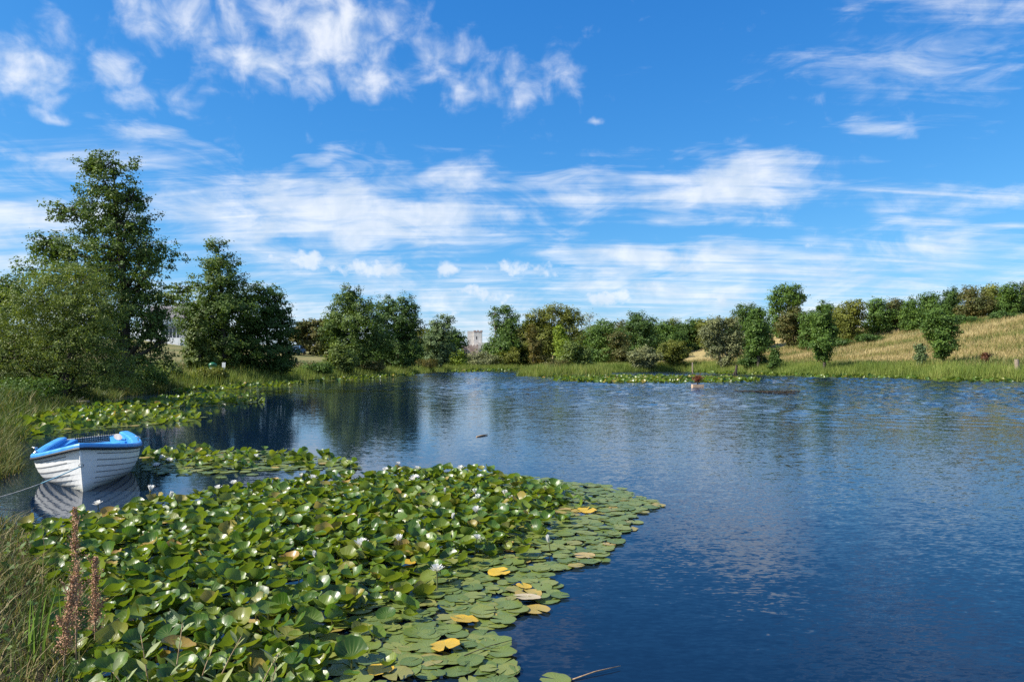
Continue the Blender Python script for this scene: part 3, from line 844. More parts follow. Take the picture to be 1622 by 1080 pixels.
    # undergrowth on the left bank
    for px, py, dd, rx, ry, mt, lbl in [(262, 585, 47, 26, 16, 'willow', 'pale ragged bush between the tallest tree and the yew'), (235, 600, 41, 26, 16, 'mid', 'green nettle clump at the water below the tallest tree'),
                                        (335, 592, 47, 22, 8, 'olive', 'low yellowish weeds by the white sign post'), (502, 583, 64, 24, 10, 'mid', 'low green weeds next to the grey-olive sallow'),
                                        (585, 578, 72, 26, 9, 'rust', 'russet weeds between sallow bush and round-headed tree'), (672, 575, 88, 20, 9, 'gold', 'tan dry weeds next to the round-headed tree'),
                                        (160, 612, 31, 60, 18, 'dark', 'dark scrub under the willow thicket at the water'), (45, 615, 27, 50, 16, 'mid', 'leafy bank weeds below the willow thicket'),
                                        (882, 577, 84, 20, 9, 'rust', 'russet tuft of dead sedge beside the willow bush on the point')]:
        tree('weed_clump', lbl, 'weeds', dd, px, [(px - rx * .4, py, rx * .6, ry), (px + rx * .4, py, rx * .6, ry * .9), (px, py + ry * .4, rx, ry * .7)],
             3500 if dd > 40 else 6000, 0.15 if dd > 40 else 0.09, mt, clump=0.3, per=26, stems=2, tr=0.03, asp=0.4)


build_trees()

# ------------------------------------------------------------------ grasses and reeds
def blades(name, x, y, h, w, mat, label, rnd, lean=0.25, base=None, cat='grass', wind=(0.25, 0.1)):
    n = len(x)
    simple = name in ('hay_grass', 'field_weeds', 'meadow_grass') or (name == 'reed_bed')
    s = sdist(x, y)
    z = np.maximum(gz(x, y, s), -0.12) if base is None else base
    p = np.stack([x, y, z], 1)
    a = rng.random(n) * 2 * math.pi
    side = np.stack([np.cos(a), np.sin(a), np.zeros(n)], 1) * (w[:, None] * 0.5)
    ld = rng.normal(size=(n, 2)) * lean + np.array(wind) * lean
    tip = np.stack([ld[:, 0] * h, ld[:, 1] * h, h], 1)
    mid = np.stack([ld[:, 0] * h * 0.32, ld[:, 1] * h * 0.32, h * 0.58], 1)
    if simple:
        v = np.stack([p - side, p + side, p + tip], 1).reshape(-1, 3)
        me = np_mesh(name, v, np.arange(n * 3).reshape(-1, 3), M[mat], False, {'rnd': ('FACE', 'FLOAT', rnd)})
        return tag(link(name, me), label, cat, kind='stuff')
    v = np.stack([p - side, p + side, p + mid + side * 0.8, p + mid - side * 0.8, p + tip], 1).reshape(-1, 3)
    b = np.arange(n)[:, None] * 5
    q = b + np.array([[0, 1, 2, 3]])
    t = b + np.array([[3, 2, 4]])
    rn = np.concatenate([rnd, rnd])
    me = np_mesh(name, v, [q, t], M[mat], False, {'rnd': ('FACE', 'FLOAT', rn)})
    return tag(link(name, me), label, cat, kind='stuff')


def scatter(n, x0, x1, y0, y1, s0, s1, fov=0.80):
    xs, ys = [], []
    got = 0
    for _ in range(60):
        m = n * 3
        x = rng.uniform(x0, x1, m); y = rng.uniform(y0, y1, m)
        s = sdist(x, y)
        k = (s > s0) & (s < s1) & (np.abs(x) < fov * y + 1.0)
        xs.append(x[k]); ys.append(y[k]); got += k.sum()
        if got >= n:
            break
    return np.concatenate(xs)[:n], np.concatenate(ys)[:n]


def patch(x, y, f=0.35):
    return 0.5 + 0.5 * np.sin(x * f * 2.1 + np.sin(y * f * 1.7) * 1.5) * np.cos(y * f * 2.6 + np.sin(x * f) * 2)


def build_grass():
    U = rng.random
    # right shore reeds
    x, y = scatter(42000, 11, 62, 50, 113, -0.5, 4.6)
    hh = (0.5 + 0.5 * U(len(x))) * (0.55 + 0.5 * patch(x, y, 0.16) + 0.4 * patch(x, y, 0.5))
    blades('reed_bed', x, y, hh * 1.05, 0.03 + 0.03 * U(len(x)), 'reed', 'yellow-green reed belt along the shore under the dry field', np.clip(U(len(x)) * 0.6 + 0.5 * patch(x + 7, y, 0.2) - 0.05, 0, 1), 0.2, cat='reeds')
    # the reedy point
    x, y = scatter(14000, 0.5, 13, 76.5, 108, -0.5, 5.0)
    blades('reed_bed', x, y, 0.6 + 0.55 * U(len(x)), 0.03 + 0.03 * U(len(x)), 'reed', 'reeds covering the low point that juts into the pond', U(len(x)) * 0.95, 0.18, cat='reeds')
    # left far shore
    x, y = scatter(26000, -24, 6, 44, 130, -0.6, 3.0)
    blades('reed_bed', x, y, (0.45 + 0.55 * U(len(x))) * (0.6 + 0.6 * patch(x, y, 0.4)), 0.025 + 0.025 * U(len(x)), 'reed', 'reed fringe along the wooded shore below the trees', U(len(x)) * 0.85, 0.22, cat='reeds')
    # left bank near the lily strips
    x, y = scatter(26000, -27, -11, 16, 46, -0.5, 4.2, 0.85)
    blades('bank_grass', x, y, (0.3 + 0.38 * U(len(x))) * (0.55 + 0.7 * patch(x, y, 0.6)), 0.016 + 0.018 * U(len(x)), 'greengrass', 'long green grass on the bank under the willow thicket', U(len(x)), 0.35)
    # golden grass left of the boat
    x, y = scatter(16000, -16, -7.5, 9.5, 18, -0.15, 4.0, 0.85)
    blades('bank_grass', x, y, (0.15 + 0.26 * U(len(x))) * (0.6 + 0.7 * patch(x, y, 0.8)), 0.009 + 0.010 * U(len(x)), 'bankgrass', 'golden-green grass on the bank beside the boat', np.clip(0.05 + 0.75 * U(len(x)), 0, 1), 0.4)
    # foreground bank
    x, y = scatter(15000, -9, 0.2, 2.4, 9.6, -0.12, 2.6, 0.85)
    k = 0.06 + 0.15 * U(len(x)) ** 1.6
    blades('bank_grass', x, y, k * (0.8 + 0.8 * patch(x, y, 1.1)), 0.004 + 0.006 * U(len(x)), 'bankgrass', 'tangled grass of green blades and dead straw on the bank beside the big lily patch', U(len(x)) ** 1.5, 0.65)
    x, y = scatter(1500, -9, -1.8, 3.0, 9.6, -0.1, 2.4, 0.85)
    z = gz(x, y) + 0.02 + 0.14 * U(len(x))
    v, f = leaf_quads(np.stack([x, y, z], 1), rng.normal(size=(len(x), 3)) * 0.5 + np.array([-.2, -.3, .9]), rng.uniform(.03, .09, len(x)), 0.55)
    tag(link('bank_weeds', np_mesh('bank_weeds', v, f, M['mid'], False, {'rnd': ('FACE', 'FLOAT', U(len(x)))})), 'small broad-leaved weeds mixed into the grass around the dock stalks', 'weeds', kind='stuff')
    # dry field
    x, y = scatter(72000, 12, 100, 55, 125, 3.2, 62)
    band = 0.5 + 0.5 * np.sin(y * 0.55 + np.sin(x * 0.12) * 2.0)
    rn = np.clip(-0.05 + 0.55 * U(len(x)) + 0.06 + 0.22 * band + 0.7 * (patch(x, y, 0.13) - 0.45) + 0.25 * (patch(y, x, 0.4) - .5), 0, 1)
    blades('hay_grass', x, y, 0.22 + 0.38 * U(len(x)), 0.05 + 0.045 * U(len(x)), 'drygrass', 'tall sun-bleached hay grass covering the sloping field', rn, 0.35)
    x, y = scatter(9000, 12, 62, 50, 113, 3.6, 8.5)
    blades('bank_grass', x, y, 0.35 + 0.5 * U(len(x)), 0.03 + 0.03 * U(len(x)), 'greengrass', 'green grass mixed into the foot of the dry field', 0.3 + 0.7 * U(len(x)), 0.3)
    cx_, cy_ = scatter(85, 14, 95, 58, 120, 4.5, 55)
    q = rng.integers(0, len(cx_), 9000)
    x = cx_[q] + rng.normal(0, 1.1, 9000); y = cy_[q] + rng.normal(0, 1.6, 9000)
    k = sdist(x, y) > 3.5
    x, y = x[k], y[k]
    blades('field_weeds', x, y, 0.3 + 0.4 * U(len(x)), 0.04 + 0.03 * U(len(x)), 'greengrass', 'green and brown weed patches scattered through the dry field', np.clip(U(len(x)) * 0.6 + 0.35 * (q[k] % 3 == 0), 0, 1), 0.4, cat='weeds')
    # left meadow rough edge
    x, y = scatter(16000, -60, -16, 42, 118, 2.6, 10)
    blades('meadow_grass', x, y, 0.15 + 0.4 * U(len(x)), 0.03 + 0.03 * U(len(x)), 'bankgrass', 'rough grass between the reeds and the mown meadow', 0.2 + 0.8 * U(len(x)), 0.35)


build_grass()

# ------------------------------------------------------------------ lily pads
def pad_shape(kind, k=22, rings=3):
    """unit pad (radius 1) with a notch along +x"""
    notch = random.uniform(0.10, 0.22)
    ph = [random.uniform(0, 6.28) for _ in range(4)]
    if kind == 'flat':
        cup, fold, wav, el = random.uniform(-0.01, 0.05), random.uniform(-0.02, 0.05), random.uniform(0.01, 0.04), random.uniform(0.86, 1.0)
    else:
        cup, fold, wav, el = random.uniform(0.08, 0.48), random.uniform(-0.10, 0.60), random.uniform(0.04, 0.12), random.uniform(0.85, 1.0)
    bites = [(random.uniform(0.5, 5.8), random.uniform(.10, .30), random.uniform(.10, .32)) for _ in range(random.choice((0, 0, 1, 1, 2)))]
    vs, pcs = [(0, 0, 0)], [(0, 0, 0)]
    for r in range(1, rings + 1):
        q = (r / rings) ** 0.8
        for j in range(k + 1):
            a = notch + (2 * math.pi - 2 * notch) * j / k
            rr = q * (1 + 0.03 * math.sin(5 * a + ph[0]) * q + 0.03 * math.sin(11 * a + ph[1]) * q)
            for ba, bw, bd in bites:
                if r == rings and abs(a - ba) < bw: rr *= 1 - bd * (1 - abs(a - ba) / bw)
            x, y = rr * math.cos(a), rr * math.sin(a) * el
            z = cup * q * q + fold * abs(y) * q + wav * q ** 3 * math.sin(3 * a + ph[2]) + 0.5 * wav * q ** 3 * math.sin(7 * a + ph[3])
            if kind != 'flat' and q > 0.75:
                z += (q - 0.75) * 0.5 * (0.5 + 0.5 * math.sin(2 * a + ph[1]))
            vs.append((x, y, z)); pcs.append((x, y, 0))
    w = k + 1
    tri = [(0, 1 + j, 2 + j) for j in range(k)]
    quads = [(1 + r * w + j, 1 + (r + 1) * w + j, 1 + (r + 1) * w + j + 1, 1 + r * w + j + 1) for r in range(rings - 1) for j in range(k)]
    return np.array(vs), np.array(tri), np.array(quads), np.array(pcs)


FLATS = [pad_shape('flat') for _ in range(10)]
UPS = [pad_shape('up') for _ in range(18)]
FLATS_LO = [pad_shape('flat', 10, 1) for _ in range(5)]
UPS_LO = [pad_shape('up', 10, 2) for _ in range(8)]


def poly_px(pts):
    return np.array([G(*p) for p in pts])


def in_poly(x, y, P):
    ins = np.zeros(len(x), bool)
    for i in range(len(P)):
        ax, ay = P[i]; bx, by = P[(i + 1) % len(P)]
        if ay != by:
            ins ^= ((ay > y) != (by > y)) & (x < (bx - ax) * (y - ay) / (by - ay) + ax)
    return ins


def line_dist(x, y, P):
    best = np.full(len(x), 1e9)
    for (ax, ay), (bx, by) in zip(P[:-1], P[1:]):
        dx, dy = bx - ax, by - ay
        t = np.clip(((x - ax) * dx + (y - ay) * dy) / (dx * dx + dy * dy), 0, 1)
        best = np.minimum(best, np.hypot(x - ax - t * dx, y - ay - t * dy))
    return best


def jgrid(P, cell):
    x0, y0 = P.min(0); x1, y1 = P.max(0)
    gx, gy = np.meshgrid(np.arange(x0, x1, cell), np.arange(y0, y1, cell))
    x = gx.ravel() + rng.uniform(-.5, .5, gx.size) * cell; y = gy.ravel() + rng.uniform(-.5, .5, gx.size) * cell
    k = in_poly(x, y, P) & (sdist(x, y) < 0.05)
    return x[k], y[k]


MAIN = poly_px([(60, 845), (120, 832), (240, 808), (330, 792), (480, 768), (640, 755), (790, 750), (880, 760), (960, 768), (1050, 800), (1000, 818), (1015, 828), (985, 850),
                (975, 885), (925, 895), (890, 905), (870, 925), (910, 945), (850, 955), (850, 975), (800, 985), (790, 1020), (800, 1050), (810, 1085), (800, 1250)] )
MAIN = np.vstack([MAIN, [(-0.2, 2.8), (-1.6, 3.3), (-2.5, 4.2), (-3.2, 5.2), (-4.0, 6.3), (-4.85, 7.3), (-5.3, 8.0)]])
OPEN = poly_px([(870, 757), (960, 768), (1050, 800), (1000, 830), (975, 885), (880, 925), (905, 948), (840, 975), (790, 1020), (800, 1085), (800, 1250)])


def pads_for(x, y, up_prob, dmin, dmax, zup, flatz=0.004, tiltup=0.55):
    n = len(x)
    up = rng.random(n) < up_prob
    r = rng.uniform(dmin, dmax, n) * 0.5
    z = np.where(up, rng.uniform(0.03, 1.0, n) ** 1.0 * zup, flatz + rng.random(n) * 0.022)
    rz = rng.uniform(0, 2 * math.pi, n)
    tx = np.where(up, rng.normal(0, tiltup, n), rng.normal(0, 0.02, n))
    ty = np.where(up, rng.normal(0, tiltup, n), rng.normal(0, 0.02, n))
    return [dict(x=x[i], y=y[i], z=z[i], r=r[i], up=bool(up[i]), rot=(tx[i], ty[i], rz[i])) for i in range(n)]


def build_pads():
    P = []
    x, y = jgrid(MAIN, 0.098)
    do = line_dist(x, y, OPEN)
    upp = ss(0.6, 1.5, do) * 0.97
    keep = rng.random(len(x)) < np.where(do < 0.7, 0.55, 0.95)
    x, y, upp = x[keep], y[keep], upp[keep]
    P += pads_for(x, y, upp, 0.09, 0.212, 0.15, tiltup=0.28)
    x, y = jgrid(MAIN, 0.165)                                              # a lower storey that floats
    k_ = (line_dist(x, y, OPEN) < 1.3) | (rng.random(len(x)) < 0.4)
    x, y = x[k_], y[k_]
    P += pads_for(x, y, np.zeros(len(x)), 0.13, 0.25, 0.1)
    strips = [
        ([(225, 718), (300, 713), (420, 714), (520, 724), (575, 740), (560, 748), (430, 746), (330, 752), (250, 752), (228, 742)], 0.16, 0.28, 0.15, 0.24, 0.10),
        ([(0, 668), (60, 655), (150, 650), (260, 655), (340, 660), (300, 668), (180, 678), (100, 688), (0, 692)], 0.24, 0.62, 0.18, 0.32, 0.17),
        ([(120, 650), (240, 636), (330, 634), (430, 636), (340, 643), (230, 650)], 0.30, 0.6, 0.22, 0.36, 0.18),
        ([(240, 634), (330, 625), (420, 627), (360, 631)], 0.34, 0.5, 0.24, 0.36, 0.18),
        ([(270, 622), (360, 611), (480, 606), (470, 610), (380, 616), (300, 624)], 0.42, 0.6, 0.26, 0.4, 0.18),
        ([(470, 606), (560, 599), (660, 593), (640, 596), (540, 603)], 0.55, 0.6, 0.3, 0.45, 0.18),
        ([(870, 603), (930, 600), (960, 597.5), (1030, 597.5), (1090, 598.5), (1150, 600), (1205, 603), (1180, 605.5), (1090, 606.5), (960, 606.5)], 0.36, 0.70, 0.30, 0.50, 0.18),
        ([(700, 590), (760, 586), (830, 585), (825, 587), (740, 590)], 0.9, 0.6, 0.4, 0.6, 0.2),
        ([(835, 599), (900, 598.5), (960, 598), (955, 600), (880, 601)], 0.6, 0.6, 0.3, 0.5, 0.2),
        ([(1080, 590), (1200, 594), (1300, 598.5), (1440, 600), (1500, 605), (1640, 606), (1640, 604), (1500, 602), (1440, 598), (1300, 596), (1200, 592)], 0.6, 0.6, 0.3, 0.5, 0.25),
    ]
    far = []
    for pts, cell, up, d0, d1, zu in strips:
        q = poly_px(pts)
        x0, y0 = q.min(0); x1, y1 = q.max(0)
        gx, gy = np.meshgrid(np.arange(x0, x1, cell), np.arange(y0, y1, cell))
        x = gx.ravel() + rng.uniform(-.5, .5, gx.size) * cell; y = gy.ravel() + rng.uniform(-.5, .5, gx.size) * cell
        k = in_poly(x, y, q) & (sdist(x, y) < 0.1)
        x, y = x[k], y[k]
        if len(x):
            far += pads_for(x, y, np.full(len(x), up), d0, d1, zu, tiltup=0.5)
    # stray pads on open water
    for px, py in [(1000, 802), (985, 775), (750, 985), (770, 1040), (735, 1046), (790, 1066), (850, 968), (640, 1062), (880, 1079), (1043, 801), (960, 868), (420, 742), (400, 752), (350, 757), (450, 738)]:
        a, b = G(px, py)
        P.append(dict(x=a, y=b, z=0.006 + random.random() * 0.01, r=random.uniform(0.09, 0.125), up=False, rot=(0, 0, random.uniform(0, 6.28))))
    # hand-placed yellow and bleached pads
    special = []
    for px, py, r, mt, lb in [(705, 1030, .12, 'padyellow', 'bright yellow dying lily pad with a notched brown edge near the corner of the patch'), (735, 988, .115, 'padyellow', 'deep yellow lily pad touching open water beside a round green pad'),
                              (790, 912, .11, 'padyellow', 'orange-yellow lily pad lying among flat green pads'), (603, 1068, .09, 'padyellow', 'yellow lily pad folded among flat pads by the sallow shoots'),
                              (835, 952, .125, 'padtan', 'bleached tan lily pad floating at the open-water edge'), (930, 812, .14, 'padyellow', 'orange lily pad in the thin tip of the patch'),
                              (548, 826, .13, 'padyellow', 'yellow-brown lily pad deep among the raised green ones'), (830, 934, .075, 'padyellow', 'small orange lily pad beside the bleached tan one'),
                              (640, 895, .12, 'padyellow', 'yellowed curled lily pad next to an open white flower')]:
        a, b = G(px, py)
        special.append(dict(x=a, y=b, z=0.035, r=r, up=False, rot=(R(6), R(-4), random.uniform(0, 6.28)), mat=mt, label=lb))
    # a few clearings so that the hand-placed pads are seen
    P = [p for p in P if not any((p['x'] - q['x']) ** 2 + (p['y'] + 0.04 - q['y']) ** 2 < (q['r'] * 0.95) ** 2 and p['z'] > 0.0 for q in special)]
    P.sort(key=lambda p: -(p['r'] / max(p['y'], 3.6)) * (1.12 if p['up'] or p['z'] > 0.012 else 0.8) if abs(p['x']) < 0.70 * p['y'] and p['y'] > 4.2 else 0)
    solo, rest = P[:290], P[290:] + far

    def mk(shape, mat, nm):
        v, t, q, pc = shape
        return np_mesh(nm, v, [t, q] if len(q) else [t], M[mat], True, {'pc': ('POINT', 'FLOAT_VECTOR', pc)})
    fm = [mk(s_, 'padflat', 'pad_leaf') for s_ in FLATS]
    um = [mk(s_, 'padup', 'pad_leaf') for s_ in UPS]
    sm = {k: [mk(s_, k, 'pad_leaf') for s_ in FLATS[:3]] for k in ('padyellow', 'padtan')}
    st = MB(); st.tube([(0, 0, 0), (0, 0, -1)], [0.006, 0.006], 5)
    stm = st.mesh('pad_stalk', M['stalk'])
    for p in special:
        o = link('lily_pad', random.choice(sm[p['mat']]))
        o.location = (p['x'], p['y'], p['z']); o.rotation_euler = p['rot']; o.scale = (p['r'] * .9,) * 3
        tag(o, p['label'], 'lily pad')
    for p in solo:
        o = link('lily_pad', random.choice(um if p['up'] else fm))
        mt = Matrix.Translation((p['x'], p['y'], p['z'])) @ Matrix.Rotation(p['rot'][0], 4, 'X') @ Matrix.Rotation(p['rot'][1], 4, 'Y') @ Matrix.Rotation(p['rot'][2], 4, 'Z') @ Matrix.Scale(p['r'], 4)
        o.matrix_world = mt
        if p['up']:
            tag(o, 'glossy green lily pad standing cupped above the water on its stalk', 'lily pad', 'raised lily pads of the big patch')
            c = link('stalk', stm, o)
            c.matrix_parent_inverse = mt.inverted()
            c.matrix_basis = Matrix.Translation((p['x'], p['y'], p['z'])) @ Matrix.Diagonal((1, 1, p['z'] + 0.06, 1))
        else:
            tag(o, 'flat dull green lily pad floating on the water of the big patch', 'lily pad', 'floating lily pads of the big patch')
    # the rest as stuff: one mesh of raised, one of floating pads
    for up, shp, shp_lo, mat, nm, lb in ((True, UPS, UPS_LO, 'padup', 'raised_lily_pads', 'mass of raised cupped lily pads filling the patches'),
                                         (False, FLATS, FLATS_LO, 'padflat', 'floating_lily_pads', 'mass of flat floating lily pads fringing the patches')):
        V, T, Q, PC, RN = [], [], [], [], []
        o = 0
        rt, rq = [], []
        for p in rest:
            if p['up'] != up:
                continue
            v, t, q, pc = random.choice(shp if p['y'] < 8 else shp_lo)
            e = Matrix.Rotation(p['rot'][0], 3, 'X') @ Matrix.Rotation(p['rot'][1], 3, 'Y') @ Matrix.Rotation(p['rot'][2], 3, 'Z')
            V.append((v * p['r']) @ np.array(e).T + np.array([p['x'], p['y'], p['z']]))
            r_ = random.random()
            T.append(t + o); rt.append(np.full(len(t), r_))
            if len(q):
                Q.append(q + o); rq.append(np.full(len(q), r_))
            PC.append(pc); o += len(v)
        fl = [np.concatenate(T)] + ([np.concatenate(Q)] if Q else [])
        me = np_mesh(nm, np.concatenate(V), fl, M[mat], True, {'pc': ('POINT', 'FLOAT_VECTOR', np.concatenate(PC)), 'rnd': ('FACE', 'FLOAT', np.concatenate(rt + rq))})
        tag(link(nm, me), lb, 'lily pads', kind='stuff')


build_pads()

# ------------------------------------------------------------------ water-lily flowers
def petal_ring(mb, n, L, wd, elev, curl, z0=0.0, ph=0.0):
    for k in range(n):
        a = ph + 2 * math.pi * k / n + random.uniform(-.08, .08)
        e = elev + random.uniform(-.08, .08)
        ca, sa = math.cos(a), math.sin(a)
        rows = []
        for i, (t, w_) in enumerate(((0, .25), (.35, .9), (.7, .8), (1, .04))):
            ee = e + curl * t
            r = L * t * math.cos(e + curl * t * .5); z = z0 + L * t * math.sin(e + curl * t * .5)
            for sgn in (-1, 0, 1):
                off = sgn * wd * w_ * .5
                dz = 0.12 * wd * abs(sgn) * w_
                rows.append((r * ca - off * sa - dz * math.sin(e) * ca, r * sa + off * ca - dz * math.sin(e) * sa, z + dz * math.cos(e)))
        fs = [(i * 3 + j, i * 3 + j + 1, i * 3 + j + 4, i * 3 + j + 3) for i in range(3) for j in range(2)]
        mb.add(rows, fs)


def flower_parts(openness):
    mb = MB()
    if openness > 0.6:
        petal_ring(mb, 8, 0.062, 0.030, 0.35, 0.35)
        petal_ring(mb, 8, 0.055, 0.026, 0.75, 0.3, 0.004, 0.4)
        petal_ring(mb, 6, 0.046, 0.020, 1.1, 0.2, 0.006, 0.2)
    elif openness > 0.3:
        petal_ring(mb, 7, 0.065, 0.030, 0.95, 0.25)
        petal_ring(mb, 7, 0.060, 0.026, 1.15, 0.2, 0.004, 0.4)
    else:
        petal_ring(mb, 5, 0.065, 0.034, 1.32, 0.18)
        petal_ring(mb, 4, 0.062, 0.028, 1.42, 0.1, 0.002, 0.4)
    c = MB()
    for k in range(10):
        a = 2 * math.pi * k / 10
        c.tube([(0.004 * math.cos(a), 0.004 * math.sin(a), 0.004), (0.014 * math.cos(a), 0.014 * math.sin(a), 0.026)], [0.0025, 0.002], 4)
    return mb.mesh('petals', M['petal'], True), c.mesh('stamens', M['yellowcore'])


def build_flowers():
    kinds = {'open': flower_parts(1.0), 'half': flower_parts(0.5), 'bud': flower_parts(0.1)}
    st = MB(); st.tube([(0, 0, 0.004), (0.004, 0, -0.5), (0, 0, -1)], [0.005, 0.005, 0.005], 5)
    stm = st.mesh('stalk', M['stalk'])
    lab = {'open': 'open white water lily flower with yellow heart above the pads of the big patch', 'half': 'half-open upright white water lily flower among the pads',
           'bud': 'slim white water lily bud just opening above the pads'}
    spots = [(495, 768, 'open', 1.2), (610, 753, 'open', 1.0), (657, 768, 'open', 1.2), (660, 751, 'open', 1.0), (729, 750, 'open', 1.0), (760, 765, 'open', .9), (800, 788, 'half', 1.1),
             (756, 803, 'half', 1.0), (755, 826, 'half', 1.1), (717, 836, 'bud', .9), (572, 882, 'open', 1.15), (632, 876, 'half', 1.0), (692, 927, 'open', 1.05), (755, 872, 'open', .9),
             (500, 903, 'bud', .9), (869, 866, 'bud', 1.0), (238, 789, 'half', 1.2), (155, 797, 'open', 1.0), (345, 785, 'open', 1.0), (370, 776, 'open', 1.0), (478, 764, 'half', .8), (270, 800, 'bud', 1.1),
             (810, 796, 'half', .9), (705, 790, 'bud', .8), (568, 845, 'bud', .8), (630, 742, 'open', .8), (752, 792, 'half', .9), (147, 763, 'open', 1.2), (255, 722, 'open', 1.3), (330, 722, 'half', 1.1),
             (268, 726, 'open', 1.1), (405, 719, 'open', 1.0), (248, 745, 'open', 1.0)]
    for px, py, k, sc in spots:
        x, y = G(px, py + 9)
        h = 0.16 if y < 13 and px < 800 else 0.10
        if 730 > py or py > 760 and px < 160:
            h = 0.05
        root = empty('water_lily_flower', (x, y, h))
        root.rotation_euler = (random.uniform(-.25, .25), random.uniform(-.25, .25), random.uniform(0, 6.28))
        sc *= 1.25
        root.scale = (sc, sc, sc)
        tag(root, lab[k] if y < 12.9 else 'white water lily flower on the flat pads behind the boat', 'flower', 'white water lilies' if y < 12.9 else 'white water lilies behind the boat')
        link('petals', kinds[k][0], root)
        if k != 'bud':
            link('stamens', kinds[k][1], root)
        c = link('stalk', stm, root)
        c.scale = (1, 1, (h + 0.08) / sc)


build_flowers()

# ------------------------------------------------------------------ the rowing boat
def boat_mats():
    m, g = new_mat('hull_white')
    tc = g.n('ShaderNodeTexCoord').outputs['Object']
    n = g.noise(g.v('MULTIPLY', tc, (1, 1, 2.5)), 5.0, 6.0, 0.7)
    sp = g.n('ShaderNodeSeparateXYZ'); g.put(sp.inputs[0], tc)
    low = g.rng(g.m('ADD', sp.outputs[2], g.m('MULTIPLY', n, 0.12)), 0.22, 0.06)
    col = g.mix(g.rng(n, 0.35, 0.75), (0.80, 0.80, 0.78), (0.70, 0.70, 0.68))
    col = g.mix(g.m('MULTIPLY', low, 0.7), col, (0.30, 0.29, 0.20))
    scr = g.rng(g.noise(g.v('MULTIPLY', tc, (2, 2, 14)), 9.0, 3.0, 0.8), 0.70, 0.74)
    col = g.mix(g.m('MULTIPLY', scr, 0.4), col, (0.30, 0.31, 0.32))
    finish(g, pbsdf(g, col, 0.38, 0.5))
    M['hull'] = m
    m, g = new_mat('boat_blue')
    tc = g.n('ShaderNodeTexCoord').outputs['Object']
    n = g.noise(tc, 7.0, 6.0, 0.7)
    col = g.mix(g.rng(n, 0.3, 0.75), (0.035, 0.24, 0.60), (0.075, 0.32, 0.68))
    finish(g, pbsdf(g, col, g.rng(n, 0.3, 0.7, 0.28, 0.5), 0.5))
    M['boatblue'] = m
    M['seam_shade'] = plain('plank_seam_shade', (0.20, 0.205, 0.21), 0.8)  # dark lap lines: joint dirt and the shadow gap painted in one tone
    M['boatgrey'] = noisy_mat('faded_gelcoat', (0.34, 0.30, 0.27), (0.48, 0.44, 0.40), 6, 0.6)


